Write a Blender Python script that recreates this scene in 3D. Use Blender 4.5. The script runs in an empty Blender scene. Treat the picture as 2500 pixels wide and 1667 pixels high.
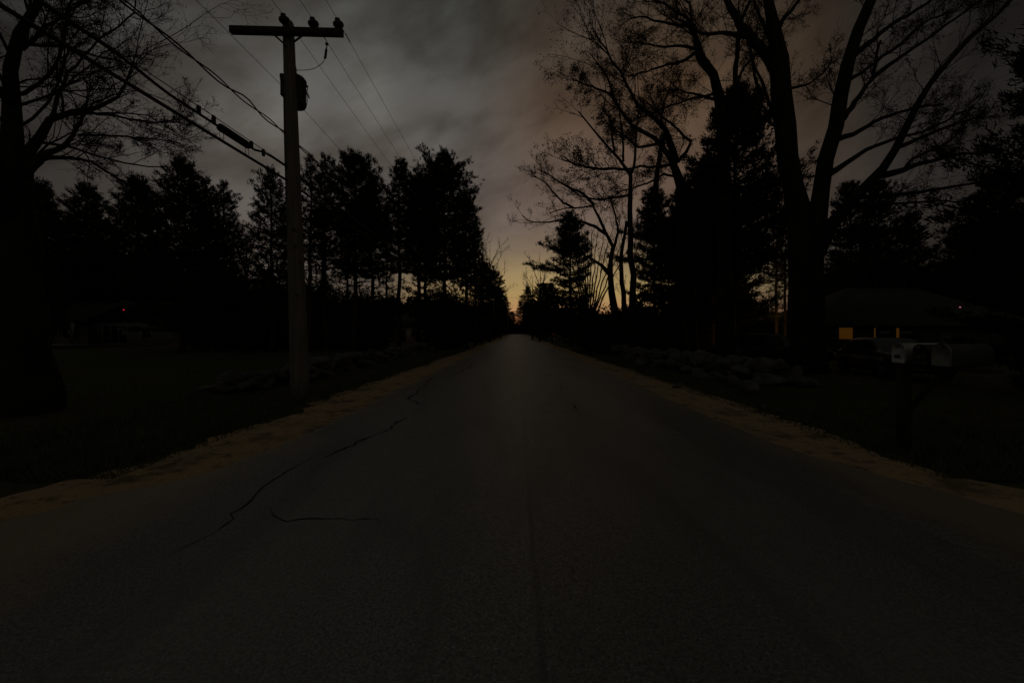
import bpy, bmesh, math, random
import numpy as np
from mathutils import Vector, Matrix
R = math.radians
random.seed(7)
SC = bpy.context.scene
COL = SC.collection

# ------------------------------------------------------------------ camera
F, CX, HY, H = 972.0, 1262.0, 812.0, 1.45        # focal length and horizon in photo pixels, eye height
cd = bpy.data.cameras.new('camera'); cam = bpy.data.objects.new('camera', cd); COL.objects.link(cam)
cam.location = (0, 0, H); cam.rotation_euler = (R(90), 0, 0)
cd.sensor_width = 36; cd.lens = F / 2500 * 36
cd.shift_x = (1250 - CX) / 2500; cd.shift_y = -(833.5 - HY) / 2500
cd.clip_start = 0.05; cd.clip_end = 5000
SC.camera = cam
SC.view_settings.view_transform = 'Standard'; SC.view_settings.look = 'None'
SC.view_settings.exposure = 0; SC.view_settings.gamma = 1
SC.cycles.max_bounces = 5; SC.cycles.transparent_max_bounces = 8
SC.cycles.sample_clamp_indirect = 2.0

def P(px, py, d):                                   # photo pixel + depth -> world point
    return np.array([(px - CX) / F * d, d, H + (HY - py) / F * d])

def lin(r, g, b):
    f = lambda c: (c/255/12.92) if c <= 10 else ((c/255 + .055) / 1.055) ** 2.4
    return (f(r), f(g), f(b), 1)

# ------------------------------------------------------------------ sky
W = bpy.data.worlds.new("World"); SC.world = W; W.use_nodes = True
nt = W.node_tree; nt.nodes.clear()
class NG:
    def __init__(s, nt): s.nt = nt
    def new(s, t, **k):
        n = s.nt.nodes.new(t)
        for a, v in k.items(): setattr(n, a, v)
        return n
    def put(s, sock, v):
        if hasattr(v, 'is_output'): s.nt.links.new(v, sock)
        else: sock.default_value = v
    def m(s, op, a, b=0.0, c=None, clamp=False):
        n = s.new('ShaderNodeMath', operation=op, use_clamp=clamp); s.put(n.inputs[0], a); s.put(n.inputs[1], b)
        if c is not None: s.put(n.inputs[2], c)
        return n.outputs[0]
    def ramp(s, f, stops, interp='LINEAR'):
        n = s.new('ShaderNodeValToRGB'); s.put(n.inputs[0], f); cr = n.color_ramp; cr.interpolation = interp
        while len(cr.elements) < len(stops): cr.elements.new(0.5)
        for e, (p, c) in zip(cr.elements, sorted(stops, key=lambda q: q[0])):
            e.position = p; e.color = c if hasattr(c, '__len__') else (c, c, c, 1)
        return n.outputs[0]
    def mix(s, f, a, b, mode='MIX'):
        n = s.new('ShaderNodeMix', data_type='RGBA', blend_type=mode); s.put(n.inputs[0], f); s.put(n.inputs[6], a); s.put(n.inputs[7], b)
        return n.outputs[2]
    def noise(s, vec, scale, detail=4, rough=.55, dist=0):
        n = s.new('ShaderNodeTexNoise'); s.put(n.inputs['Vector'], vec); n.inputs['Scale'].default_value = scale
        n.inputs['Detail'].default_value = detail; n.inputs['Roughness'].default_value = rough; n.inputs['Distortion'].default_value = dist
        return n.outputs[0]
g = NG(nt)
tc = g.new('ShaderNodeTexCoord'); sep = g.new('ShaderNodeSeparateXYZ'); nt.links.new(tc.outputs['Generated'], sep.inputs[0])
x, y, z = sep.outputs
az = g.m('MULTIPLY', g.m('ARCTAN2', x, y), 57.2958)                 # degrees, 0 = down the road
el = g.m('MULTIPLY', g.m('ARCSINE', z), 57.2958)
def azel(px, py):
    a = math.atan2(px - CX, F); return math.degrees(a), math.degrees(math.atan2(HY - py, math.hypot(F, px - CX)))
elf = g.m('DIVIDE', el, 60.0, clamp=True)
# soft cloud relief over bearing and height
cv = g.new('ShaderNodeCombineXYZ')
g.put(cv.inputs[0], g.m('MULTIPLY', g.m('ADD', az, g.m('MULTIPLY', el, -.5)), .034)); g.put(cv.inputs[1], g.m('MULTIPLY', g.m('ADD', el, g.m('MULTIPLY', az, -.2)), .047)); g.put(cv.inputs[2], z)
n1 = g.noise(cv.outputs[0], 1.75, 5, .5, .25)
n2 = g.noise(cv.outputs[0], 4.6, 5, .52, .3)
cl = g.m('ADD', g.m('MULTIPLY', n1, .68), g.m('MULTIPLY', n2, .32))
cl = g.ramp(cl, [(.37, .0), (.63, 1.0)], 'EASE')
cl = g.mix(g.ramp(elf, [(.10, 1.), (.24, 0.)]), cl, (.5, .5, .5, 1))
base = g.ramp(elf, [(0.0, lin(176, 100, 66)), (.028, lin(180, 114, 78)), (.052, lin(176, 132, 92)), (.09, lin(166, 140, 90)), (.14, lin(150, 130, 93)), (.19, lin(114, 100, 83)),
                    (.245, lin(99, 89, 82)), (.32, lin(88, 80, 76)), (.42, lin(83, 77, 72)), (.56, lin(73, 70, 66)), (.68, lin(62, 61, 57)), (.78, lin(56, 56, 53)), (1, lin(52, 53, 50))])
side = g.ramp(elf, [(0.0, lin(78, 66, 56)), (.1, lin(84, 74, 66)), (.25, lin(87, 80, 75)), (.45, lin(83, 80, 76)), (.6, lin(72, 71, 67)), (.78, lin(58, 58, 55)), (1, lin(52, 53, 50))])
def gauss(v, c, s): 
    d = g.m('DIVIDE', g.m('SUBTRACT', v, c), s); return g.m('EXPONENT', g.m('MULTIPLY', g.m('MULTIPLY', d, d), -1.0))
glow = g.ramp(g.m('DIVIDE', g.m('ABSOLUTE', g.m('SUBTRACT', az, 9.0)), 60.0, clamp=True), [(0, 1.), (.2, .92), (.34, .45), (.5, 0.)], 'EASE')
sky = g.mix(glow, side, base)
# warm brown light on the cloud base to the right of the road
wr = g.ramp(g.m('DIVIDE', g.m('ADD', az, 60.0), 120.0, clamp=True), [(.42, 0.), (.56, .75), (.68, 1.), (.80, .85), (.87, .25), (1, .1)], 'EASE')
wr = g.m('MULTIPLY', wr, g.ramp(elf, [(.12, 0.), (.3, .7), (.5, 1.), (.62, .85), (.75, .4)]))
sky = g.mix(wr, sky, g.mix(1.0, sky, (.92, .60, .38, 1), 'MULTIPLY'))
# the cloud relief
sky = g.mix(1.0, sky, g.mix(cl, (.66, .62, .58, 1), (1.30, 1.34, 1.36, 1)), 'MULTIPLY')
for (px, py, su, sv, amp, col) in [(905, 235, 3.4, 4.2, .36, (1, 1.03, 1.0)), (610, 285, 6, 4.0, .40, (1, 1.04, 1.03)), (640, 130, 5, 3, .12, (1, 1, 1)),
                                   (1000, 375, 7, 2.2, .2, (1, 1, 1)), (1400, 345, 6, 3, .2, (1, .95, .9)), (560, 170, 4, 4, -.2, (1, 1, 1)),
                                   (1370, 255, 6, 4, -.25, (.8, 1.05, 1.25)), (1070, 300, 5, 1.6, -.25, (1, 1.05, 1.1)), (830, 310, 5, 1.6, -.2, (.9, 1, 1.1)), (1150, 70, 9, 5, -.2, (1.1, 1, 1)),
                                   (1135, 545, 5, 2.5, -.1, (.9, 1, 1.15))]:
    a0, e0 = azel(px, py)
    gg = g.m('MULTIPLY', gauss(az, a0, su), gauss(el, e0, sv))
    vv = g.new('ShaderNodeVectorMath', operation='MULTIPLY_ADD'); g.put(vv.inputs[0], gg); vv.inputs[1].default_value = tuple(amp*c for c in col); vv.inputs[2].default_value = (1, 1, 1)
    sky = g.mix(1.0, sky, vv.outputs[0], 'MULTIPLY')
# lens vignette put into the sky colour, lighter again behind the camera
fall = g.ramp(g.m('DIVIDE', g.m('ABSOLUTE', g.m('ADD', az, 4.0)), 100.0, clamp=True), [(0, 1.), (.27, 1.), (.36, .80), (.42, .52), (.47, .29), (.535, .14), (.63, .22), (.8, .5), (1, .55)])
high = g.ramp(g.m('DIVIDE', el, 90.0, clamp=True), [(.46, 0.), (.62, 1.)])  # overhead sky, out of view: level set to light the ground
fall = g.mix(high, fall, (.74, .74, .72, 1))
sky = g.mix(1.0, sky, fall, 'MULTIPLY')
ns = g.new('ShaderNodeTexSky', sky_type='NISHITA', sun_disc=False); ns.sun_elevation = R(1); ns.sun_rotation = R(0)
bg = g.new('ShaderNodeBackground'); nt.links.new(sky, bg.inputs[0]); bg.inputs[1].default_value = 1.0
bg2 = g.new('ShaderNodeBackground'); nt.links.new(ns.outputs[0], bg2.inputs[0]); bg2.inputs[1].default_value = 0.002
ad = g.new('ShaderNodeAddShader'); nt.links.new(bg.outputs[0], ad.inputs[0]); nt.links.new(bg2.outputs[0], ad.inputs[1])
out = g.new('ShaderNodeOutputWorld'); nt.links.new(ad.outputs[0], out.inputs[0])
# what is left of the sun, low down the road
sl = bpy.data.lights.new('sun', 'SUN'); sl.energy = 0.012; sl.angle = R(12); sl.color = (1, .72, .45)
so = bpy.data.objects.new('sun', sl); COL.objects.link(so); so.rotation_euler = (R(-88), 0, 0)

# ------------------------------------------------------------------ materials
def mat(name, col, rough=.8, var=.3, scale=6, bump=0, bscale=40, spec=.3, metal=0, emit=None, estr=0, stretch=None):
    m = bpy.data.materials.new(name); m.use_nodes = True; t = m.node_tree; k = NG(t)
    b = t.nodes['Principled BSDF']; b.inputs['Roughness'].default_value = rough; b.inputs['Metallic'].default_value = metal
    b.inputs['Specular IOR Level'].default_value = spec
    co = k.new('ShaderNodeTexCoord').outputs['Object']
    if stretch:
        mp = k.new('ShaderNodeMapping'); t.links.new(co, mp.inputs[0]); mp.inputs['Scale'].default_value = stretch; co = mp.outputs[0]
    n = k.noise(co, scale, 5, .6)
    c0 = tuple(c*(1-var) for c in col) + (1,); c1 = tuple(min(1, c*(1+var)) for c in col) + (1,)
    t.links.new(k.ramp(n, [(.3, c0), (.7, c1)]), b.inputs['Base Color'])
    if bump:
        bn = k.new('ShaderNodeBump'); bn.inputs['Strength'].default_value = bump; bn.inputs['Distance'].default_value = .02
        t.links.new(k.noise(co, bscale, 4), bn.inputs['Height']); t.links.new(bn.outputs[0], b.inputs['Normal'])
    if emit:
        b.inputs['Emission Color'].default_value = (*emit, 1); b.inputs['Emission Strength'].default_value = estr
    return m
M = dict(
    bark=mat('bark', (.028, .027, .022), .95, .4, 5, .6, 14, .1, stretch=(1, 1, .25)),
    pinebark=mat('pine_bark', (.05, .036, .026), .95, .4, 5, .6, 14, .1, stretch=(1, 1, .3)),
    twig=mat('twig', (.035, .03, .026), .95, .3, 4, spec=.1),
    bud=mat('bud', (.05, .03, .018), .9, .4, 9, spec=.1),
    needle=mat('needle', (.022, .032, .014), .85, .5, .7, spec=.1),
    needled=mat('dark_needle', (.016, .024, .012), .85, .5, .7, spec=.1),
    leaf=mat('leaf', (.022, .026, .012), .9, .5, .6, spec=.1),
    wood=mat('weathered_wood', (.16, .15, .11), .85, .35, 3, .5, 30, .2, stretch=(6, 6, .35)),
    arm=mat('crossarm_wood', (.05, .045, .035), .9, .3, 4, .3, 30, .1),
    porc=mat('porcelain', (.03, .025, .022), .5, .2, 9),
    steel=mat('galvanised_steel', (.10, .10, .095), .6, .3, 10, metal=.3),
    tank=mat('transformer_paint', (.045, .05, .048), .7, .2, 8),
    wire=mat('wire', (.03, .03, .03), .8, .2, 5),
    cable=mat('cable_sheath', (.012, .012, .013), .7, .2, 5),
    stone=mat('fieldstone', (.085, .088, .074), .95, .6, 3.2, .6, 9, .2),
    white=mat('white_enamel', (.42, .43, .39), .4, .12, 6, spec=.4),
    dull=mat('dull_enamel', (.17, .18, .16), .55, .25, 9),
    black=mat('black_enamel', (.012, .012, .012), .5, .2, 6),
    dark=mat('number_plate', (.05, .055, .045), .6, .2, 6),
    post=mat('mailbox_post_wood', (.03, .028, .02), .9, .3, 5, .4, 25, stretch=(5, 5, .5)),
    siding=mat('siding', (.17, .175, .16), .85, .15, 4), redsiding=mat('red_siding', (.03, .016, .014), .9, .15, 4),
    greensiding=mat('green_siding', (.022, .030, .022), .85, .15, 4),
    pale=mat('pale_siding', (.42, .37, .28), .85, .12, 3),
    trim=mat('white_trim', (.36, .37, .34), .7, .1, 5), roof=mat('shingles', (.026, .029, .022), .95, .3, 14, .4, 30),
    glass=mat('window_glass', (.006, .007, .008), .12, .1, 2, spec=.5),
    door=mat('door_paint', (.05, .05, .05), .6, .1, 5),
    carpaint=mat('dark_car_paint', (.012, .015, .016), .35, .15, 3, spec=.5),
    clad=mat('grey_cladding', (.17, .16, .14), .6, .15, 5), tyre=mat('rubber', (.012, .012, .012), .9, .2, 8),
    rim=mat('wheel_rim', (.25, .26, .26), .4, .2, 6, metal=.6), lampglass=mat('headlight_glass', (.3, .3, .3), .2, .1, 6),
    redglass=mat('tail_light_glass', (.12, .01, .01), .3, .1, 6),
    redbox=mat('red_enamel', (.32, .035, .03), .5, .15, 6), yellowpost=mat('pale_post_wood', (.32, .28, .13), .85, .2, 6),
    amber=mat('lit_window', (.08, .03, .01), .6, .1, 4, emit=(.030, .0115, .0012), estr=1),
    reddot=mat('red_lamp', (.2, 0, 0), .5, .1, 4, emit=(.75, .03, .08), estr=1),
    pinkdot=mat('pink_lamp', (.2, .05, .1), .5, .1, 4, emit=(.32, .08, .17), estr=1),
    bluedot=mat('blue_panel', (.02, .02, .03), .5, .1, 4, emit=(.003, .0035, .009), estr=1),
    whitedot=mat('white_lamp', (.3, .3, .3), .5, .1, 4, emit=(.75, .75, .5), estr=1),
    warmlamp=mat('warm_lamp', (.3, .2, .1), .5, .1, 4, emit=(1., .5, .12), estr=.6),
)

def asphalt():
    m = bpy.data.materials.new('asphalt'); m.use_nodes = True; t = m.node_tree; k = NG(t); b = t.nodes['Principled BSDF']
    co = k.new('ShaderNodeTexCoord').outputs['Object']; s = k.new('ShaderNodeSeparateXYZ'); t.links.new(co, s.inputs[0]); X, Y, Z = s.outputs
    mp = k.new('ShaderNodeMapping'); t.links.new(co, mp.inputs[0]); mp.inputs['Scale'].default_value = (1, .22, 1)
    big = k.noise(mp.outputs[0], 1.1, 5, .6); patch = k.noise(co, .35, 3, .5); fine = k.noise(co, 55, 4, .75); grit = k.noise(co, 95, 2, .6)
    c = k.ramp(big, [(.3, (.135, .132, .116, 1)), (.7, (.225, .22, .20, 1))])
    c = k.mix(k.ramp(patch, [(.35, 0.), (.65, .45)]), c, (.185, .172, .145, 1))
    c = k.mix(k.ramp(fine, [(.38, .9), (.56, 0.)]), c, (.045, .043, .04, 1))
    c = k.mix(k.ramp(grit, [(.58, 0.), (.70, .8)]), c, (.42, .40, .36, 1))
    tr1 = k.noise(mp.outputs[0], .55, 4, .65, .6); c = k.mix(k.ramp(tr1, [(.46, 0.), (.52, .5), (.58, 0.)]), c, (.085, .082, .072, 1))
    xa = k.m('ABSOLUTE', k.m('SUBTRACT', k.m('ABSOLUTE', k.m('SUBTRACT', X, .15)), 1.65)); c = k.mix(k.ramp(xa, [(.15, .28), (.65, 0.)]), c, (.25, .24, .215, 1))
    vo = k.new('ShaderNodeTexVoronoi', feature='DISTANCE_TO_EDGE'); vo.inputs['Scale'].default_value = .85
    va = k.new('ShaderNodeVectorMath', operation='ADD'); wv = k.new('ShaderNodeTexNoise'); t.links.new(co, wv.inputs['Vector']); wv.inputs['Scale'].default_value = 2.2; wv.inputs['Detail'].default_value = 6
    t.links.new(co, va.inputs[0]); t.links.new(wv.outputs['Color'], va.inputs[1]); t.links.new(va.outputs[0], vo.inputs['Vector'])
    hair = k.m('MULTIPLY', k.ramp(vo.outputs['Distance'], [(.003, 1.), (.012, 0.)]), k.ramp(k.noise(co, .6, 3, .6), [(.5, 0.), (.62, .65)]))
    c = k.mix(hair, c, (.05, .048, .042, 1))
    ed = k.m('ADD', k.m('ABSOLUTE', k.m('SUBTRACT', X, .16)), k.m('MULTIPLY', k.m('SUBTRACT', k.noise(co, 1.6, 6, .65), .5), 1.6)); c = k.mix(k.ramp(k.m('DIVIDE', ed, 5.0), [(.57, 0.), (.68, .55)]), c, (.33, .24, .135, 1))
    lane = k.ramp(k.m('ADD', X, .4, clamp=True), [(.48, 1.), (.54, .86)])      # the right lane is a slightly darker pour
    c = k.mix(1.0, c, lane, 'MULTIPLY')
    wob = k.m('MULTIPLY', k.m('SUBTRACT', k.noise(mp.outputs[0], 5, 4, .6), .5), .09)
    sx = k.m('ABSOLUTE', k.m('SUBTRACT', k.m('ADD', X, wob), .105))
    seam = k.m('MULTIPLY', k.ramp(sx, [(.006, 1.), (.026, 0.)]), k.ramp(k.noise(mp.outputs[0], 2.2, 3), [(.35, .35), (.6, 1.)]))
    c = k.mix(k.m('MULTIPLY', seam, .6), c, (.04, .038, .034, 1))
    # tyre lanes polished lighter
    t.links.new(c, b.inputs['Base Color'])
    b.inputs['Roughness'].default_value = .54; b.inputs['Specular IOR Level'].default_value = .65
    bn = k.new('ShaderNodeBump'); bn.inputs['Strength'].default_value = .25; bn.inputs['Distance'].default_value = .006
    t.links.new(k.m('ADD', fine, grit), bn.inputs['Height']); t.links.new(bn.outputs[0], b.inputs['Normal'])
    return m
def sandmat():
    m = bpy.data.materials.new('sandy_shoulder'); m.use_nodes = True; t = m.node_tree; k = NG(t); b = t.nodes['Principled BSDF']
    co = k.new('ShaderNodeTexCoord').outputs['Object']
    c = k.ramp(k.noise(co, .9, 5, .6), [(.3, (.33, .26, .145, 1)), (.5, (.46, .33, .175, 1)), (.72, (.47, .31, .215, 1))])
    c = k.mix(k.ramp(k.noise(co, 5, 5, .7), [(.54, 0.), (.66, .8)]), c, (.07, .058, .035, 1))
    c = k.mix(k.ramp(k.noise(co, 1.7, 6, .7), [(.52, 0.), (.64, .75)]), c, (.09, .075, .042, 1))
    c = k.mix(k.ramp(k.noise(co, 70, 3, .7), [(.35, .5), (.55, 0.)]), c, (.07, .055, .035, 1))
    t.links.new(c, b.inputs['Base Color']); b.inputs['Roughness'].default_value = .95; b.inputs['Specular IOR Level'].default_value = .1
    bn = k.new('ShaderNodeBump'); bn.inputs['Strength'].default_value = .6; bn.inputs['Distance'].default_value = .02
    t.links.new(k.noise(co, 30, 5, .7), bn.inputs['Height']); t.links.new(bn.outputs[0], b.inputs['Normal'])
    return m
def groundmat():
    m = bpy.data.materials.new('dark_turf'); m.use_nodes = True; t = m.node_tree; k = NG(t); b = t.nodes['Principled BSDF']
    co = k.new('ShaderNodeTexCoord').outputs['Object']
    c = k.ramp(k.noise(co, .25, 5, .6), [(.3, (.055, .066, .024, 1)), (.5, (.085, .088, .03, 1)), (.7, (.10, .08, .04, 1))])
    c = k.mix(k.ramp(k.noise(co, 14, 4, .7), [(.35, .7), (.6, 0.)]), c, (.015, .015, .007, 1))
    t.links.new(c, b.inputs['Base Color']); b.inputs['Roughness'].default_value = 1; b.inputs['Specular IOR Level'].default_value = .05
    bn = k.new('ShaderNodeBump'); bn.inputs['Strength'].default_value = .7; bn.inputs['Distance'].default_value = .05
    t.links.new(k.noise(co, 18, 5, .7), bn.inputs['Height']); t.links.new(bn.outputs[0], b.inputs['Normal'])
    return m
M['asphalt'] = asphalt(); M['sand'] = sandmat(); M['ground'] = groundmat()
M['crack'] = mat('tar_crack', (.05, .048, .042), .95, .5, 20, spec=.05)
M['grass'] = mat('grass_blade', (.085, .09, .032), .9, .4, 2, spec=.1)

# ------------------------------------------------------------------ mesh helpers
def unit(v): return v / np.maximum(np.linalg.norm(v, axis=-1, keepdims=True), 1e-9)
class MB:
    def __init__(s): s.v = []; s.q = []; s.t = []; s.n = 0; s.ng = []
    def add(s, v, q=None, t=None):
        v = np.asarray(v, float).reshape(-1, 3); s.v.append(v)
        if q is not None and len(q): s.q.append(np.asarray(q, int).reshape(-1, 4) + s.n)
        if t is not None and len(t): s.t.append(np.asarray(t, int).reshape(-1, 3) + s.n)
        s.n += len(v); return s
    def poly(s, pts):                                  # one flat polygon
        s.v.append(np.asarray(pts, float).reshape(-1, 3)); s.ng.append(np.arange(len(pts)) + s.n); s.n += len(pts); return s
    def box(s, c, size, rot=None, taper=1.0):
        c = np.asarray(c, float); hx, hy, hz = np.asarray(size, float) / 2
        v = np.array([[-hx, -hy, -hz], [hx, -hy, -hz], [hx, hy, -hz], [-hx, hy, -hz], [-hx*taper, -hy*taper, hz], [hx*taper, -hy*taper, hz], [hx*taper, hy*taper, hz], [-hx*taper, hy*taper, hz]])
        if rot is not None: v = v @ np.array(rot).T
        return s.add(v + c, [[0, 3, 2, 1], [4, 5, 6, 7], [0, 1, 5, 4], [1, 2, 6, 5], [2, 3, 7, 6], [3, 0, 4, 7]])
    def tubes(s, pts, rad, n=3, cap=True):             # pts (N,K,3), rad (N,K)
        pts = np.asarray(pts, float); rad = np.asarray(rad, float)
        if pts.ndim == 2: pts = pts[None]; rad = rad[None]
        N, K, _ = pts.shape
        tan = np.gradient(pts, axis=1); tan = unit(tan)
        mt = unit(pts[:, -1] - pts[:, 0] + 1e-6)
        ref = np.where(np.abs(mt[:, 2:3]) < .9, np.array([[0, 0, 1.]]), np.array([[1., 0, 0]]))[:, None, :]
        a = unit(np.cross(tan, np.broadcast_to(ref, tan.shape))); b = np.cross(tan, a)
        th = np.arange(n) * 2 * np.pi / n
        ring = pts[:, :, None, :] + rad[:, :, None, None] * (np.cos(th)[None, None, :, None] * a[:, :, None, :] + np.sin(th)[None, None, :, None] * b[:, :, None, :])
        i = np.arange(N)[:, None, None]; k = np.arange(K-1)[None, :, None]; j = np.arange(n)[None, None, :]; j2 = (j + 1) % n
        o = i*K*n
        q = np.stack(np.broadcast_arrays(o + k*n + j, o + k*n + j2, o + (k+1)*n + j2, o + (k+1)*n + j), -1).reshape(-1, 4)
        base = s.n; s.add(ring.reshape(-1, 3), q)
        if cap and N < 60 and n > 3:
            for ii in range(N):
                s.ng.append(base + ii*K*n + np.arange(n)[::-1]); s.ng.append(base + ii*K*n + (K-1)*n + np.arange(n))
        return s
    def lathe(s, prof, c=(0, 0, 0), n=14, axis=None):  # prof [(r,z)]
        prof = np.asarray(prof, float); th = np.arange(n)*2*np.pi/n
        v = np.stack([prof[:, None, 0]*np.cos(th), prof[:, None, 0]*np.sin(th), np.broadcast_to(prof[:, None, 1], (len(prof), n))], -1).reshape(-1, 3)
        if axis is not None:
            q_ = Vector((0, 0, 1)).rotation_difference(Vector(axis)).to_matrix(); v = v @ np.array(q_).T
        k = np.arange(len(prof)-1)[:, None]; j = np.arange(n)[None]; j2 = (j+1) % n
        base = s.n
        s.add(v + np.asarray(c), np.stack(np.broadcast_arrays(k*n+j, k*n+j2, (k+1)*n+j2, (k+1)*n+j), -1).reshape(-1, 4))
        s.ng.append(base + np.arange(n)[::-1]); s.ng.append(base + (len(prof)-1)*n + np.arange(n)); return s
    def cards(s, c, size, rng, aspect=1.0, nrm=None):
        N = len(c); u = unit(rng.normal(size=(N, 3))) if nrm is None else nrm; w = unit(np.cross(u, unit(rng.normal(size=(N, 3)))))
        h = (np.asarray(size)/2).reshape(-1, 1) * np.ones((N, 1))
        v = np.stack([c - u*h*1.15, c + w*h*aspect*.75 - u*h*.1, c + u*h*1.15, c - w*h*aspect*.75 + u*h*.1], 1)
        return s.add(v.reshape(-1, 3), np.arange(N*4).reshape(-1, 4))
    def blades(s, c, d, L, wd, rng):                   # thin triangles from c along d
        N = len(c); w = unit(np.cross(d, unit(rng.normal(size=(N, 3)))))*np.asarray(wd).reshape(-1, 1)/2*np.ones((N, 1))
        tip = c + d*np.asarray(L).reshape(-1, 1)
        return s.add(np.stack([c - w, c + w, tip], 1).reshape(-1, 3), t=np.arange(N*3).reshape(-1, 3))
    def mesh(s, name, m, smooth=False):
        me = bpy.data.meshes.new(name)
        v = np.concatenate(s.v) if s.v else np.zeros((0, 3))
        q = np.concatenate(s.q) if s.q else np.zeros((0, 4), int); t = np.concatenate(s.t) if s.t else np.zeros((0, 3), int)
        lp = np.concatenate([q.ravel(), t.ravel()] + [a for a in s.ng]).astype(np.int32)
        tot = np.concatenate([np.full(len(q), 4), np.full(len(t), 3), np.array([len(a) for a in s.ng], int)]).astype(np.int32)
        st = np.concatenate([[0], np.cumsum(tot)[:-1]]).astype(np.int32) if len(tot) else np.zeros(0, np.int32)
        me.vertices.add(len(v)); me.vertices.foreach_set('co', v.astype(np.float32).ravel())
        me.loops.add(len(lp)); me.loops.foreach_set('vertex_index', lp)
        me.polygons.add(len(tot)); me.polygons.foreach_set('loop_start', st)
        if smooth: me.polygons.foreach_set('use_smooth', np.ones(len(tot), bool))
        me.update(calc_edges=True); me.validate()
        me.materials.append(m); return me
    def build(s, name, m, parent=None, smooth=False, loc=None):
        o = bpy.data.objects.new(name, s.mesh(name, m, smooth)); COL.objects.link(o)
        if parent is not None: o.parent = parent
        if loc is not None: o.location = loc
        return o
def tag(o, label, cat, group=None):
    o['label'] = label; o['category'] = cat
    if group: o['group'] = group
    return o
def thing(name, label, cat, loc=(0, 0, 0), rz=0, group=None):
    o = bpy.data.objects.new(name, None); COL.objects.link(o); o.location = tuple(loc); o.rotation_euler = (0, 0, rz)
    o.empty_display_size = .3
    return tag(o, label, cat, group)
def dup(o, loc, rz=0, scale=(1, 1, 1), label=None, group=None):
    def cp(a, par):
        c = a.copy(); COL.objects.link(c); c.parent = par
        for ch in a.children: cp(ch, c)
        return c
    r = cp(o, None); r.location = tuple(loc); r.rotation_euler = (0, 0, rz); r.scale = scale
    if label: r['label'] = label
    if group: r['group'] = group
    return r
def struct(o): o['kind'] = 'structure'; return o
def stuff(o): o['kind'] = 'stuff'; return o

# ------------------------------------------------------------------ ground and road
def sm(a, b, v): t = np.clip((np.asarray(v, float)-a)/(b-a), 0, 1); return t*t*(3-2*t)
def gz(X, Y):
    X = np.asarray(X, float); Y = np.asarray(Y, float)
    return .75*sm(50, 170, Y) - 4.5*sm(174, 300, Y) - .25*sm(9, 16, X)*sm(4, 9, Y)*(1-sm(40, 60, Y))
rg = np.random.RandomState(3)
def strip(name, xl, xr, ys, dz, m, nx=2, crown=0, jag=(0, 0)):
    rows = []; wb = []
    for k in range(2):
        w_ = rg.normal(size=len(ys)); w_ = .35*w_ + 1.3*np.convolve(rg.normal(size=len(ys)), np.ones(7)/7, 'same') + np.convolve(rg.normal(size=len(ys)), np.ones(25)/9, 'same'); wb.append(np.clip(w_, -1.6, 1.6)*.5)
    for yv in ys:
        a = xl(yv) + jag[0]*wb[0][len(rows)]; b = xr(yv) + jag[1]*wb[1][len(rows)]; xs = np.linspace(a, b, nx)
        zc = gz(xs, np.full(nx, yv)) + dz - crown*np.abs(xs-.15)
        rows.append(np.stack([xs, np.full(nx, yv), zc], 1))
    v = np.concatenate(rows); n = len(ys)
    i = np.arange(n-1)[:, None]; j = np.arange(nx-1)[None]
    q = np.stack(np.broadcast_arrays(i*nx+j, i*nx+j+1, (i+1)*nx+j+1, (i+1)*nx+j), -1).reshape(-1, 4)
    return struct(MB().add(v, q).build(name, m, smooth=True))
ys_road = np.concatenate([np.linspace(-30, 0, 20), np.geomspace(.5, 320, 400)])
gx = np.concatenate([-np.geomspace(1500, 20, 30), np.linspace(-19, 19, 77), np.geomspace(20, 1500, 30)])
gy = np.concatenate([np.linspace(-60, 0, 13), np.linspace(.5, 60, 120), np.geomspace(61, 3000, 70)])
GX, GY = np.meshgrid(gx, gy)
hump = .05*np.sin(GX*.9+1.3*np.sin(GY*.31))*np.cos(GY*.53+.7*np.sin(GX*.4)) + .04*rg.normal(size=GX.shape)*(np.abs(GX) < 30)
GZ = gz(GX, GY) + np.where(np.abs(GX) < 5.3, -.05, hump*sm(5.3, 6.8, np.abs(GX))) - .0 
nx = len(gx); i = np.arange(len(gy)-1)[:, None]; j = np.arange(nx-1)[None]
struct(MB().add(np.stack([GX, GY, GZ], -1), np.stack(np.broadcast_arrays(i*nx+j, i*nx+j+1, (i+1)*nx+j+1, (i+1)*nx+j), -1).reshape(-1, 4)).build('ground', M['ground'], smooth=True))
ys_sh = np.concatenate([np.linspace(-30, 0, 40), np.arange(.25, 40, .16), np.geomspace(40, 320, 260)])
lin_ = lambda ys, xs: (lambda v: float(np.interp(v, ys, xs)))
LI = lin_([-2, 2.6, 3.15, 3.5, 3.88, 4.2, 5.6], [-5.0, -4.6, -4.15, -3.85, -3.4, -3.2, -3.03]); LO = lin_([-2, 2.6, 3.83, 4.34, 6], [-5.6, -5.2, -4.6, -4.3, -4.22])
RI = lin_([-2, 2.6, 3.31, 4.13, 5], [4.9, 4.5, 4.05, 3.68, 3.36]); RO = lin_([-2, 2.6, 3.83, 5], [5.4, 5.1, 4.62, 4.48])
strip('shoulder_left', LO, lambda v: LI(v)+.16, ys_sh, -.018, M['sand'], 5, 0, (.36, 0))
strip('shoulder_right', lambda v: RI(v)-.16, RO, ys_sh, -.018, M['sand'], 5, 0, (0, .36))
ROAD = strip('road', LI, RI, ys_sh, .03, M['asphalt'], 13, .012, (.10, .10))
def gp(px, py):                                       # photo pixel on the road surface
    d = (H-.02)*F/(py-HY); return np.array([(px-CX)/F*d, d])
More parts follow.
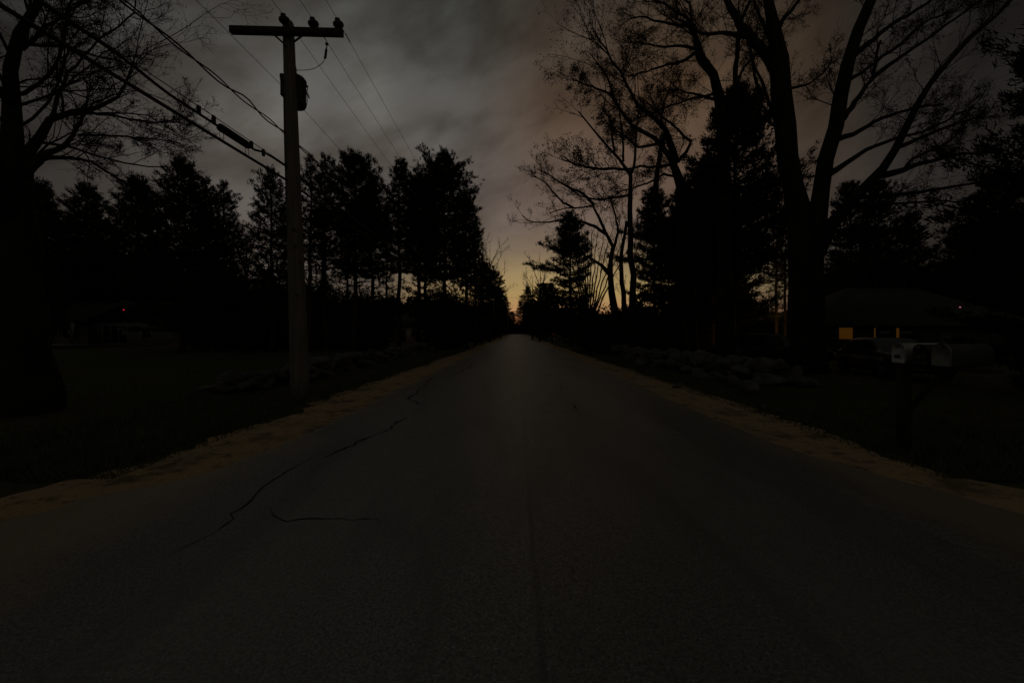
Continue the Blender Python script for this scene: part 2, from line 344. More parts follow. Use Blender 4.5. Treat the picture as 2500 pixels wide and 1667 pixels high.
def crack(name, pix, w):
    p = np.array([gp(*q) for q in pix]); n = max(6, int(np.linalg.norm(np.diff(p, axis=0), axis=1).sum()/.09))
    L = np.concatenate([[0], np.cumsum(np.linalg.norm(np.diff(p, axis=0), axis=1))]); s_ = np.linspace(0, L[-1], n)
    c = np.stack([np.interp(s_, L, p[:, 0]), np.interp(s_, L, p[:, 1])], 1)
    tn = unit(np.gradient(c, axis=0)); nm = np.stack([-tn[:, 1], tn[:, 0]], 1)
    wv = np.cumsum(rg.normal(size=(n, 1))*.012, 0); wv -= np.linspace(0, 1, n)[:, None]*wv[-1]; c = c + nm*(rg.normal(size=(n, 1))*.016 + np.clip(wv, -.06, .06))
    hw = w*(.35+.9*rg.rand(n, 1))*np.minimum(1, np.minimum(np.arange(n), n-1-np.arange(n)).reshape(-1, 1)/4+.1)
    hw = hw*np.clip(.75 + 1.5*np.convolve(rg.normal(size=n), np.ones(5)/5, 'same'), .12, 1.5)[:, None]
    a = c + nm*hw/2; b = c - nm*hw/2; v = []
    for u in (a, b): v.append(np.column_stack([u, gz(u[:, 0], u[:, 1]) + .034 - .012*np.abs(u[:, 0]-.15)]))
    k = np.arange(n-1)
    return MB().add(np.concatenate(v), np.stack([k, k+1, n+k+1, n+k], 1)).build(name, M['crack'], ROAD)
crack('crack', [(1146, 884), (1150, 890), (1137, 899), (1118, 908), (1098, 915)], .05)
crack('crack', [(1066, 915), (1053, 922), (1026, 943), (1008, 961), (991, 971), (1014, 979), (1032, 987), (1039, 993), (1014, 1005), (981, 1022), (955, 1038), (949, 1047), (919, 1056), (880, 1072), (848, 1084), (818, 1098), (788, 1115)], .042)
crack('crack', [(830, 1096), (790, 1100), (740, 1125), (700, 1150), (640, 1185), (600, 1222), (560, 1262), (500, 1308), (420, 1345), (340, 1380)], .014)
crack('crack', [(640, 1236), (672, 1256), (700, 1266), (760, 1261), (840, 1259), (905, 1260), (925, 1271), (955, 1284)], .012)
crack('crack', [(1404, 985), (1408, 1000), (1418, 1018)], .03)
crack('crack', [(1358, 935), (1370, 948), (1384, 962)], .03)
crack('crack', [(940, 1080), (1000, 1065), (1060, 1060), (1120, 1056)], .014)
crack('crack', [(560, 1345), (600, 1340), (650, 1320), (680, 1310)], .02)

# ------------------------------------------------------------------ bare trees
def resample(pts, rad, K):
    pts = np.asarray(pts, float); L = np.concatenate([[0], np.cumsum(np.linalg.norm(np.diff(pts, axis=0), axis=1))]); s_ = np.linspace(0, L[-1], K)
    return np.stack([np.interp(s_, L, pts[:, i]) for i in range(3)], 1), np.interp(s_, L, rad), L[-1]
def spawn(par, rad, ln, m, srange, ang, lf, rng, K=4, up=.12, wander=.16, rmin=.004, rf=.55):
    N, PK, _ = par.shape
    idx = np.repeat(np.arange(N), m); n = len(idx)
    lo = srange[0] if np.isscalar(srange[0]) else srange[0][idx]
    s_ = lo + (srange[1]-lo)*rng.rand(n); f = s_*(PK-1); i0 = np.minimum(f.astype(int), PK-2); fr = (f-i0)[:, None]
    p0 = par[idx, i0]*(1-fr) + par[idx, i0+1]*fr; tn = unit(par[idx, i0+1]-par[idx, i0])
    r0 = (rad[idx, i0]*(1-fr[:, 0]) + rad[idx, i0+1]*fr[:, 0])
    pr = unit(np.cross(tn, unit(rng.normal(size=(n, 3))))); a = np.radians(rng.uniform(*ang, size=n))[:, None]
    d = unit(np.cos(a)*tn + np.sin(a)*pr + np.array([0, 0, up]))
    L = ln[idx]*lf*rng.uniform(.55, 1.25, size=n)*(1-.5*s_)
    pts = [p0]
    for k in range(1, K):
        d = unit(d + rng.normal(size=(n, 3))*wander + np.array([0, 0, up*.5])); pts.append(pts[-1] + d*(L/(K-1))[:, None])
    pts = np.stack(pts, 1); r1 = np.maximum(np.minimum(r0*rf, L*.0105+.001), rmin); r = r1[:, None]*np.linspace(1, .3, K)[None]; r = np.maximum(r, rmin*.7)
    return pts, r, L
def bare_tree(limbs, rng, levels, budsize=.04, buds=3, budlevel=2):
    """limbs: list of (pts3d, radii). levels: list of dict for spawn. Returns trunk, crown, bud meshbuilders"""
    tr, cr, bd = MB(), MB(), MB()
    K0 = 14
    par = []; rad = []; ln = []; s0 = []
    for lm in limbs:
        pts, r = lm[:2]; s0.append(lm[2] if len(lm) > 2 else .25)
        p, rr, L = resample(pts, r, K0)
        p[1:-1] += rng.normal(size=(K0-2, 3))*np.minimum(.02*L/ K0*3, .05)
        tr.tubes(p, rr, 9 if rr.max() > .06 else 6); par.append(p); rad.append(rr); ln.append(L)
    par = np.stack(par); rad = np.stack(rad); ln = np.array(ln)
    last = []; s0 = np.array(s0)
    for li, lv in enumerate(levels):
        if li == 0:
            lv = dict(lv); lv['srange'] = (s0, 1); K_ = lv.get('K', 4); cap_ = np.minimum(ln, 6.0)
            a_, b_, c_ = spawn(par, rad, cap_, rng=rng, **lv)
            t_ = spawn(par, rad, cap_, rng=rng, m=3, srange=(.8, 1), ang=(6, 38), lf=lv['lf']*1.7, K=K_, up=.05, wander=.12, rmin=lv['rmin'])
            par, rad, ln = np.concatenate([a_, t_[0]]), np.concatenate([b_, t_[1]]), np.concatenate([c_, t_[2]])
        else: par, rad, ln = spawn(par, rad, ln, rng=rng, **lv)
        cr.tubes(par, rad, 5 if li == 0 else 3)
        if li >= budlevel: last.append(par)
    if buds:
        tips = np.concatenate([q[:, -1] for q in last] + [q[:, -2] for q in last])
        c = np.repeat(tips, buds, 0) + rng.normal(size=(len(tips)*buds, 3))*budsize*.9
        bd.cards(c, budsize*rng.uniform(.5, 1.3, size=len(c)), rng)
    return tr, cr, bd
def put_bare(name, label, limbs, rng, levels, base, budsize=.04, buds=3, group=None, budlevel=2):
    tr, cr, bd = bare_tree(limbs, rng, levels, budsize, buds, budlevel)
    base = np.asarray(base, float)
    o = thing(name, label, 'tree', base, 0, group)
    for b_, nm, m_ in ((tr, 'trunk', M['bark']), (cr, 'crown', M['twig']), (bd, 'leaf_buds', M['bud'])):
        if b_.n:
            b_.v = [q - base for q in b_.v]; b_.build(nm, m_, o, smooth=(nm == 'trunk'))
    return o
def limb(pix, d0, d1, w0, w1, s0=.22):                # drawn limb: pixels, depth at both ends, widths in pixels, where its side branches begin
    n = len(pix); ds = np.linspace(d0, d1, n); t = np.linspace(0, 1, n); ws = w0*(w1/w0)**t if np.isscalar(w0) else np.interp(t, np.linspace(0, 1, len(w0)), w0)
    return np.array([P(p[0], p[1], d) for p, d in zip(pix, ds)]), ws/2/F*ds, s0

# left near tree
rng = np.random.RandomState(11)
LT = [limb([(72, 1040), (70, 900), (55, 700), (42, 520), (30, 400), (24, 300), (26, 190), (38, 110), (62, 60), (92, 15), (118, -70)], 7.2, 7.4, [128, 100, 80, 60, 44, 35, 27, 22, 19, 16, 13], 1, .5),
      limb([(40, 640), (60, 450), (68, 400), (84, 350), (107, 303), (150, 280), (191, 273), (240, 258), (277, 239), (300, 205), (320, 170), (335, 120)], 7.2, 8.6, [44, 38, 32, 25, 20, 16, 14, 12, 9, 7, 5, 3.5], 1, .3),
      limb([(66, 420), (105, 380), (135, 368), (159, 357), (178, 335), (190, 310), (205, 280), (215, 240)], 7.2, 7.0, 26, 5),
      limb([(62, 430), (100, 385), (160, 385), (223, 395), (277, 430), (330, 462)], 7.2, 8.4, 22, 4),
      limb([(30, 150), (48, 110), (110, 110), (178, 118), (240, 140), (300, 150)], 7.3, 8.2, 14, 4),
      limb([(26, 230), (70, 225), (120, 190), (150, 130), (160, 60), (175, 0)], 7.3, 6.6, 14, 5),
      limb([(200, 272), (260, 280), (320, 292), (380, 300), (440, 290)], 7.9, 9, 10, 3),
      limb([(190, 330), (250, 330), (320, 335), (390, 340), (440, 350)], 7.3, 8.6, 8, 3),
      limb([(25, 250), (-40, 180), (-90, 60)], 7.2, 6.8, 30, 10),
      limb([(55, 120), (120, 60), (190, 20), (260, -30)], 7.4, 8.6, 12, 4),
      limb([(120, 295), (140, 230), (170, 170), (220, 120), (280, 70), (330, 30)], 7.4, 8.8, 12, 4),
      limb([(40, 600), (10, 500), (-20, 420)], 7.2, 7.0, 40, 16)]
LT = [(p_, r_*(1 if k_ == 0 else .8), s_) for k_, (p_, r_, s_) in enumerate(LT)]
put_bare('bare_tree', 'big dark forked bare tree at the left edge, its twigs behind the cables', LT, rng,
         [dict(m=13, srange=(.3, 1), ang=(20, 60), lf=.58, K=7, up=.04, wander=.15, rmin=.006),
          dict(m=10, srange=(.15, 1), ang=(20, 55), lf=.55, K=6, up=.04, wander=.18, rmin=.004),
          dict(m=7, srange=(.15, 1), ang=(20, 60), lf=.5, K=5, up=.04, wander=.2, rmin=.0028)], P(72, 1040, 7.2), .022, 1)

# right big three-stemmed tree
rng = np.random.RandomState(21)
RT = [limb([(1972, 915), (1972, 850), (1966, 700), (1950, 560), (1937, 450), (1922, 350), (1916, 250), (1900, 160), (1890, 90), (1880, 0), (1876, -90)], 14, 13.6, [84, 76, 68, 58, 44, 46, 46, 42, 32, 20, 14], 1, .66),
      limb([(1985, 905), (1988, 700), (1985, 560), (2000, 478), (2014, 420), (2027, 366), (2040, 287), (2060, 198), (2078, 127), (2104, 57), (2128, -10), (2150, -80)], 13.9, 13.0, [52, 48, 44, 36, 35, 34, 32, 31, 27, 25, 22, 18], 1, .6),
      limb([(1990, 640), (2035, 540), (2075, 500), (2104, 465), (2149, 424), (2187, 357), (2212, 306), (2225, 268), (2267, 210), (2346, 118), (2416, 54), (2480, -10)], 13.9, 11.5, [30, 30, 27, 24, 20, 17, 16, 14, 13, 10, 8, 5], 1, .45),
      limb([(1905, 190), (1878, 143), (1840, 96), (1808, 61), (1790, 30), (1773, -10), (1750, -70)], 13.7, 13.2, 30, 12),
      limb([(1835, 92), (1800, 86), (1776, 83), (1740, 82), (1712, 84), (1680, 60), (1650, 45)], 13.5, 12.6, 15, 4),
      limb([(1896, 85), (1905, 55), (1930, 30), (1955, -5), (1970, -50)], 13.6, 14.2, 14, 5),
      limb([(1905, 180), (1880, 100), (1862, 60), (1845, 20), (1835, -40)], 13.7, 14.2, 13, 5),
      limb([(2024, 425), (2045, 410), (2070, 395), (2110, 368), (2150, 350), (2200, 335), (2250, 322), (2300, 300), (2360, 270)], 13.6, 12.0, 17, 4),
      limb([(2045, 340), (2090, 325), (2150, 290), (2200, 272), (2240, 262), (2300, 255)], 13.4, 12.6, 14, 4),
      limb([(2058, 290), (2080, 262), (2105, 225), (2130, 190), (2138, 150), (2150, 100)], 13.3, 13.8, 16, 5),
      limb([(2130, 190), (2170, 160), (2220, 125), (2280, 85), (2340, 40), (2400, 0)], 13.4, 12.2, 12, 4),
      limb([(2085, 135), (2120, 105), (2160, 72), (2210, 40), (2260, 10), (2310, -30)], 13.2, 12.0, 15, 5),
      limb([(2062, 205), (2100, 178), (2140, 150), (2200, 105), (2250, 60), (2320, 30)], 13.2, 14.0, 10, 4),
      limb([(2185, 362), (2230, 345), (2290, 318), (2350, 296), (2400, 285)], 13, 11.6, 12, 4),
      limb([(2149, 428), (2200, 418), (2235, 402), (2290, 390), (2350, 376), (2420, 372)], 13.2, 11.4, 18, 5),
      limb([(2210, 412), (2225, 390), (2260, 372), (2310, 350), (2360, 310)], 12.9, 12.4, 9, 3),
      limb([(2100, 482), (2180, 476), (2260, 468), (2320, 455), (2390, 445), (2450, 448)], 13.3, 11.6, 12, 4),
      limb([(2090, 500), (2160, 498), (2240, 494), (2300, 488), (2350, 500)], 13.4, 12.2, 9, 3),
      limb([(1902, 225), (1935, 215), (1975, 205), (2010, 180), (2030, 150)], 13.6, 13.0, 8, 3),
      limb([(1900, 300), (1880, 260), (1860, 200), (1838, 150), (1830, 110)], 13.7, 14.6, 10, 4),
      limb([(1902, 310), (1882, 305), (1868, 270), (1850, 235)], 13.7, 13.9, 10, 3)]
put_bare('bare_tree', 'tallest bare tree, three stems forking upward, on the right behind the stone wall', RT, rng,
         [dict(m=14, srange=(.35, 1), ang=(25, 60), lf=.40, K=7, up=.08, wander=.15, rmin=.008),
          dict(m=8, srange=(.15, 1), ang=(22, 55), lf=.62, K=6, up=.07, wander=.16, rmin=.0055),
          dict(m=5, srange=(.2, 1), ang=(22, 55), lf=.55, K=4, up=.06, wander=.18, rmin=.004)], P(1975, 912, 14), .034, 1)

# tree in the dark conifer: crooked trunk with budding left branches
rng = np.random.RandomState(31)
CT = [limb([(1775, 884), (1775, 700), (1770, 500), (1765, 350), (1757, 230), (1750, 198), (1728, 165), (1706, 130), (1699, 100), (1693, 62)], 16.5, 16, [42, 38, 32, 27, 25, 22, 18, 14, 11, 8], 1, .7),
      limb([(1752, 205), (1700, 140), (1690, 60), (1680, 10), (1640, -40)], 16, 16.4, 9, 4),
      limb([(1704, 128), (1665, 152), (1620, 162), (1585, 172), (1535, 187)], 16, 15, 9, 3),
      limb([(1700, 120), (1660, 112), (1620, 115), (1580, 108), (1555, 102)], 16, 16.6, 8, 3),
      limb([(1694, 66), (1650, 62), (1600, 52), (1570, 40), (1540, 45)], 16, 15.4, 8, 3),
      limb([(1694, 64), (1670, 40), (1620, 10), (1580, -10), (1560, -20)], 16, 16.4, 8, 3),
      limb([(1765, 250), (1710, 232), (1680, 228), (1650, 215)], 16.3, 15.4, 9, 3),
      limb([(1765, 225), (1720, 235), (1660, 250), (1610, 268), (1560, 290)], 16.3, 15.0, 7, 3),
      limb([(1795, 250), (1796, 180), (1800, 120), (1806, 60), (1830, 10), (1835, -40)], 16, 15.6, 14, 6),
      limb([(1850, 300), (1858, 230), (1845, 190), (1830, 120), (1825, 80)], 16.5, 16.9, 11, 4),
      limb([(1797, 200), (1820, 160), (1850, 130), (1880, 110)], 16, 16.5, 7, 3)]
put_bare('bare_tree', 'bare tree with a crooked bent top rising out of the black conifer', CT, rng,
         [dict(m=14, srange=(.35, 1), ang=(25, 60), lf=.50, K=7, up=.08, wander=.15, rmin=.008),
          dict(m=8, srange=(.15, 1), ang=(22, 55), lf=.62, K=6, up=.07, wander=.16, rmin=.0055),
          dict(m=5, srange=(.2, 1), ang=(22, 55), lf=.55, K=4, up=.06, wander=.18, rmin=.004)], P(1775, 884, 16.5), .045, 1)

# budding tree leaning toward the road
rng = np.random.RandomState(41)
BT = [limb([(1690, 882), (1682, 700), (1672, 560), (1661, 462), (1655, 420), (1652, 395), (1630, 370), (1607, 351), (1566, 319), (1527, 287), (1507, 262), (1489, 230), (1486, 200), (1480, 175), (1462, 150), (1440, 130)], 19, 17.5, [36, 32, 29, 26, 21, 17, 13, 11, 9, 8, 7, 6, 5, 4, 3, 2], 1, .5),
      limb([(1652, 400), (1640, 350), (1620, 310), (1590, 280), (1559, 261), (1537, 217), (1505, 169), (1490, 140), (1470, 112), (1455, 88), (1445, 66)], 18.6, 17.2, 16, 3),
      limb([(1655, 395), (1690, 350), (1660, 320), (1620, 290), (1595, 265), (1575, 245)], 18.6, 19.4, 9, 3),
      limb([(1607, 351), (1560, 360), (1520, 330), (1480, 300)], 18.2, 18.8, 8, 3),
      limb([(1527, 287), (1490, 230), (1455, 215), (1420, 205), (1405, 195)], 17.8, 16.8, 7, 3),
      limb([(1650, 400), (1610, 405), (1560, 410), (1500, 412), (1440, 410), (1410, 400)], 18.5, 17, 8, 3),
      limb([(1640, 370), (1625, 330), (1615, 300), (1620, 250), (1640, 200)], 18.6, 19.5, 9, 3),
      limb([(1658, 430), (1620, 425), (1600, 440), (1545, 460), (1500, 470)], 18.7, 17.6, 7, 3),
      limb([(1600, 470), (1605, 420), (1612, 370), (1618, 340)], 18.7, 18.4, 14, 8)]
put_bare('bare_tree', 'budding tree whose long bare limbs lean left over the road verge', BT, rng,
         [dict(m=14, srange=(.35, 1), ang=(25, 60), lf=.44, K=7, up=.08, wander=.15, rmin=.008),
          dict(m=8, srange=(.15, 1), ang=(22, 55), lf=.62, K=6, up=.07, wander=.16, rmin=.0055),
          dict(m=5, srange=(.2, 1), ang=(22, 55), lf=.55, K=4, up=.06, wander=.18, rmin=.004)], P(1690, 882, 19), .055, 2)

# straight thin tree and its vase of limbs
rng = np.random.RandomState(51)
ST = [limb([(1548, 862), (1545, 740), (1540, 600), (1538, 480), (1537, 425), (1530, 410), (1508, 385), (1480, 350), (1450, 318), (1425, 290), (1412, 272)], 28, 26.5, 20, 3),
      limb([(1538, 430), (1549, 405), (1552, 360), (1553, 320), (1560, 270)], 27, 27.5, 9, 3),
      limb([(1537, 415), (1490, 412), (1450, 412), (1410, 405), (1385, 390), (1378, 382)], 27, 25, 7, 3),
      limb([(1500, 375), (1495, 330), (1488, 290), (1470, 262)], 26.8, 27.5, 6, 3),
      limb([(1522, 395), (1520, 330), (1515, 300), (1512, 270)], 26.8, 26.2, 6, 3),
      limb([(1538, 475), (1500, 482), (1460, 488), (1420, 480), (1395, 465)], 27.4, 26, 7, 3)]
put_bare('bare_tree', 'slim straight bare tree opening into a vase of twigs, left of the budding tree', ST, rng,
         [dict(m=11, srange=(.3, 1), ang=(20, 55), lf=.46, K=6, up=.12, wander=.15, rmin=.010),
          dict(m=7, srange=(.25, 1), ang=(25, 60), lf=.5, K=4, up=.14, wander=.22, rmin=.008),
          dict(m=3, srange=(.3, 1), ang=(25, 65), lf=.5, K=4, up=.1, wander=.25, rmin=.006)], P(1548, 862, 28), .065, 2)

# tree arching out over the road
rng = np.random.RandomState(61)
AT = [limb([(1508, 860), (1500, 740), (1490, 690), (1486, 650), (1497, 612), (1487, 580), (1462, 530), (1449, 499), (1432, 502), (1414, 507), (1384, 505), (1342, 520)], 29, 26, 22, 2.4),
      limb([(1486, 668), (1470, 648), (1450, 636), (1420, 620), (1400, 600)], 29, 28, 12, 3),
      limb([(1480, 572), (1455, 555), (1426, 541), (1395, 540), (1365, 539), (1319, 545), (1290, 540), (1275, 526)], 28, 25, 9, 2.4),
      limb([(1450, 500), (1420, 470), (1391, 460), (1360, 440), (1334, 425), (1311, 412)], 27.5, 26, 8, 2.4),
      limb([(1400, 508), (1375, 495), (1350, 468), (1330, 445), (1305, 430)], 27, 25.5, 6, 2.4),
      limb([(1525, 860), (1523, 740), (1516, 660), (1520, 600), (1530, 540)], 29.5, 29, 15, 7),
      limb([(1497, 612), (1510, 560), (1500, 520), (1490, 480)], 28.5, 29.2, 8, 3)]
put_bare('bare_tree', 'bare tree with two thin limbs arching left toward the road, fine twigs', AT, rng,
         [dict(m=9, srange=(.35, 1), ang=(25, 60), lf=.42, K=6, up=.18, wander=.14, rmin=.009),
          dict(m=7, srange=(.25, 1), ang=(20, 55), lf=.5, K=4, up=.2, wander=.2, rmin=.008),
          dict(m=4, srange=(.3, 1), ang=(20, 55), lf=.55, K=4, up=.15, wander=.22, rmin=.006)], P(1508, 860, 29), .05, 1)

# many-stemmed fan tree
rng = np.random.RandomState(71)
FT = []
for k, tx in enumerate([1385, 1400, 1410, 1420, 1428, 1436, 1446, 1458, 1472, 1488, 1505, 1522, 1545]):
    x0 = 1436 + (k-6)*1.5; k = abs(k-6)*.7+4
    FT.append(limb([(x0, 846), (x0+(tx-x0)*.12, 760), (x0+(tx-x0)*.45, 690), (x0+(tx-x0)*.75, 630), (tx, 565+abs(k-4)*7)], 40, 40+((tx*7) % 5-2)*1.3, 6, 1.6))
put_bare('bare_tree', 'bare tree of many thin stems fanning out from one foot, beside the thin post', FT, rng,
         [dict(m=12, srange=(.3, 1), ang=(12, 42), lf=.30, K=5, up=.22, wander=.12, rmin=.010),
          dict(m=6, srange=(.25, 1), ang=(20, 50), lf=.5, K=4, up=.2, wander=.18, rmin=.009)], P(1436, 846, 40), .05, 0)

# small bare trees, copied
def small_bare(seed, Ht, spread):
    rng = np.random.RandomState(seed); L = []
    L.append((np.array([[0, 0, 0], [.05, .03, Ht*.3], [-.06, .05, Ht*.55], [.05, -.04, Ht*.8], [0, 0, Ht]]), np.array([.16, .12, .09, .05, .02])))
    for k in range(7):
        a = k*2.4+rng.rand(); z0 = Ht*(.25+.07*k); e = spread*(1-.06*k)
        L.append((np.array([[0, 0, z0], [math.cos(a)*e*.35, math.sin(a)*e*.35, z0+Ht*.13], [math.cos(a)*e*.7, math.sin(a)*e*.7, z0+Ht*.27], [math.cos(a)*e, math.sin(a)*e, z0+Ht*.36]]), np.array([.07, .055, .035, .015])))
    return L, rng
def make_small(seed, Ht, spread, label, loc, group=None):
    L, rng = small_bare(seed, Ht, spread)
    o = put_bare('bare_tree', label, L, rng, [dict(m=8, srange=(.25, 1), ang=(20, 50), lf=.33, K=5, up=.2, wander=.15, rmin=.016),
             dict(m=5, srange=(.25, 1), ang=(20, 50), lf=.5, K=4, up=.15, wander=.2, rmin=.012)], (0, 0, 0), .05, 0, group)
    o.location = tuple(loc); return o
def gpt(px, d, dz=0): X = (px-CX)/F*d; return (X, d, float(gz(X, d))+dz)
GB = 'small bare trees along the verges'
sb1 = make_small(81, 13.5, 3.0, 'bare tree with feathery upright twigs past the last tall left pine', gpt(1196, 58), GB)
sb2 = make_small(82, 10.5, 2.3, 'short feathery bare tree between the left pines and the far notch', gpt(1222, 84), GB)
for (src, px, d, s_, rz, lb) in [(sb1, 1176, 52, 1.05, 2., 'bare tree half hidden behind the right flank of the rounded pine'),
                                 (sb1, 1318, 62, .95, 1., 'bare tree behind the tiered pine on the right verge'), (sb2, 1300, 75, 1.1, .5, 'small bare tree showing left of the tiered pine'),
                                 (sb2, 600, 34, .95, 1.4, 'pale bare treetop between two dark pines on the left'),
                                 ]:
    dup(src, gpt(px, d), rz, (s_, s_, s_), lb, GB)

# ------------------------------------------------------------------ conifers
def conifer(seed, Ht, Rr, cb, shape='pine', dens=1.0, nl=.24, nw=.05, lean=0.0, extra=()):
    rng = np.random.RandomState(seed); tr, cr = MB(), MB()
    K = 16; tz = np.linspace(0, Ht, K); wob = np.cumsum(rng.normal(size=(K, 2))*.05, 0)*(Ht/18)
    tp = np.column_stack([wob[:, 0] + lean*tz/Ht, wob[:, 1], tz]); tr_r = np.linspace(.021*Ht*.5+.06, .02, K)
    tr.tubes(tp, tr_r, 8)
    zc = cb*Ht; hs = []; zz = zc
    step = .42 if shape == 'pine' else .30
    while zz < Ht*.985: hs.append(zz); zz += step*(.6+.8*rng.rand())*(Ht/16)
    B0, Bd, BL, Bt = [], [], [], []
    for h in hs:
        t = (h-zc)/(Ht-zc)
        if shape == 'pine': prof = min(1, .55+1.3*t)*(1-t)**.62*1.06 + .05
        elif shape == 'round': prof = math.sqrt(max(0, 1-(2*t-.8)**2/1.5))*.95*(1-t**7) + .04 
        else: prof = (1-t)**.85 + .03
        nb = int(rng.choice([4, 5, 6, 7])*(1 if shape != 'spruce' else 1.4))
        a0 = rng.rand()*6.28; whorl = rng.uniform(.7, 1.12)
        for k in range(nb):
            a = a0 + k*6.283/nb + rng.normal()*.25; L = Rr*prof*whorl*rng.uniform(.55, 1.15)
            B0.append([np.interp(h, tz, tp[:, 0]), np.interp(h, tz, tp[:, 1]), h + rng.normal()*.08]); Bd.append(a); BL.append(max(L, .25)); Bt.append(t)
    for (h, a, L) in extra: B0.append([0, 0, h]); Bd.append(a); BL.append(L); Bt.append(0.)
    ntop = len(B0)
    if cb > .2:                                        # sparse half-dead limbs under the crown
        for k in range(int(22*max(1, Rr/3))):
            h = Ht*cb*rng.uniform(.45, 1.08); B0.append([np.interp(h, tz, tp[:, 0]), np.interp(h, tz, tp[:, 1]), h]); Bd.append(rng.rand()*6.28); BL.append(Rr*rng.uniform(.35, .95)); Bt.append(0.)
    B0 = np.array(B0); Bd = np.array(Bd); BL = np.array(BL); Bt = np.array(Bt); N = len(B0)
    el0 = (np.radians(8)+np.radians(45)*Bt**1.5 + rng.normal(size=N)*.12) if shape != 'spruce' else (np.radians(-14)+np.radians(45)*Bt**2 + rng.normal(size=N)*.1)
    sv = np.linspace(0, 1, 6)
    out = np.stack([np.cos(Bd), np.sin(Bd)], 1)
    curve = (.10 if shape != 'spruce' else .06)
    bp = np.stack([np.concatenate([B0[:, :2] + out*(BL*s*np.cos(el0*.9))[:, None], (B0[:, 2] + BL*(s*np.sin(el0) + curve*(s**2*1.6-s*.9)))[:, None]], 1) for s in sv], 1)
    br = np.maximum(.012, BL*.014)[:, None]*np.linspace(1, .35, 6)[None]
    tr.tubes(bp, br, 4)
    # dead snags below the crown
    if cb > .2:
        nd = int(26*dens); zd = rng.uniform(cb*Ht*.35, cb*Ht*1.05, nd); ad = rng.rand(nd)*6.28; Ld = rng.uniform(.4, 1.7, nd)*Rr/3
        p0 = np.column_stack([np.interp(zd, tz, tp[:, 0]), np.interp(zd, tz, tp[:, 1]), zd]); dd = np.column_stack([np.cos(ad), np.sin(ad), rng.normal(size=nd)*.25])
        pts = np.stack([p0 + dd*Ld[:, None]*s + np.array([0, 0, -.12])*s*s for s in np.linspace(0, 1, 4)], 1)
        tr.tubes(pts, np.tile(np.linspace(.02, .008, 4), (nd, 1)), 3)
    # tufts on side sprays
    per = np.maximum(3, (BL*11*dens)*np.where(np.arange(N) < ntop, 1, rng.choice([0., .15, .5], N))).astype(int); idx = np.repeat(np.arange(N), per); n = len(idx)
    s = 1-rng.rand(n)**1.25*.82; f = s*5; i0 = np.minimum(f.astype(int), 4); fr = (f-i0)[:, None]
    c = bp[idx, i0]*(1-fr) + bp[idx, i0+1]*fr
    td = unit(bp[idx, i0+1]-bp[idx, i0]); lat = np.stack([-np.sin(Bd[idx]), np.cos(Bd[idx]), np.zeros(n)], 1)
    off = rng.normal(size=n)*.34*BL[idx]*np.sqrt(np.clip(1.12-s, .02, 1))*.9
    c = c + lat*off[:, None] + td*(np.abs(off)*.25)[:, None] + np.column_stack([np.zeros(n), np.zeros(n), rng.normal(size=n)*.07 + np.abs(off)*(.06 if shape != 'spruce' else -.12)])
    dirv = unit(td + lat*np.sign(off)[:, None]*rng.uniform(.1, .9, n)[:, None] + np.array([0, 0, .35 if shape != 'spruce' else -.05]))
    nbld = 9; cc = np.repeat(c, nbld, 0) + rng.normal(size=(n*nbld, 3))*.06; dv = np.repeat(dirv, nbld, 0)
    dv = unit(dv*1.0 + rng.normal(size=dv.shape)*.55)
    cr.blades(cc - dv*.05, dv, nl*rng.uniform(.7, 1.35, size=len(cc)), nw*rng.uniform(.7, 1.3, size=len(cc)), rng)
    return tr, cr
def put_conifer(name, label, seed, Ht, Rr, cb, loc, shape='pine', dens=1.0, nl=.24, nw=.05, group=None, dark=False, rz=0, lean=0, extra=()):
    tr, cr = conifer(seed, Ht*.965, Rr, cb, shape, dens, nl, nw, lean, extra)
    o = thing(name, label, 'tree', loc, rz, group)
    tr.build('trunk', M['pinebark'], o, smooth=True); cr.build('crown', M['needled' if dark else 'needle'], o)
    return o
def top(px, py, d): return H + (HY-py)/F*d - float(gz((px-CX)/F*d, d))
GL = 'tall pines behind the left stone wall'
# the left row, from the lawn to the road
p1 = put_conifer('pine_tree', 'broad dark pine left of the pole, behind the left tree twigs', 101, top(440, 383, 28), 4.0, .12, gpt(440, 28), 'pine', 1.5, group=GL)
p3 = put_conifer('pine_tree', 'open spiky pine whose top shows just left of the utility pole', 102, top(655, 400, 30), 3.2, .22, gpt(662, 30), 'pine', .9, group=GL)
p4 = put_conifer('pine_tree', 'thin open pine with two knobbly tops just right of the utility pole', 103, top(748, 362, 30), 2.2, .48, gpt(757, 30), 'pine', .75, group=GL)
p5 = put_conifer('pine_tree', 'broad round-topped pine standing third right of the pole', 104, top(872, 358, 31), 2.9, .38, gpt(866, 31), 'round', 1.5, group=GL)
p6 = put_conifer('pine_tree', 'narrow spire-topped pine between two broad round-topped pines', 105, top(972, 362, 33), 2.3, .40, gpt(975, 33), 'pine', 1.5, group=GL)
p7 = put_conifer('pine_tree', 'largest rounded pine nearest the road on the left', 106, top(1070, 362, 34), 3.6, .36, gpt(1082, 34), 'round', 1.7, group=GL)
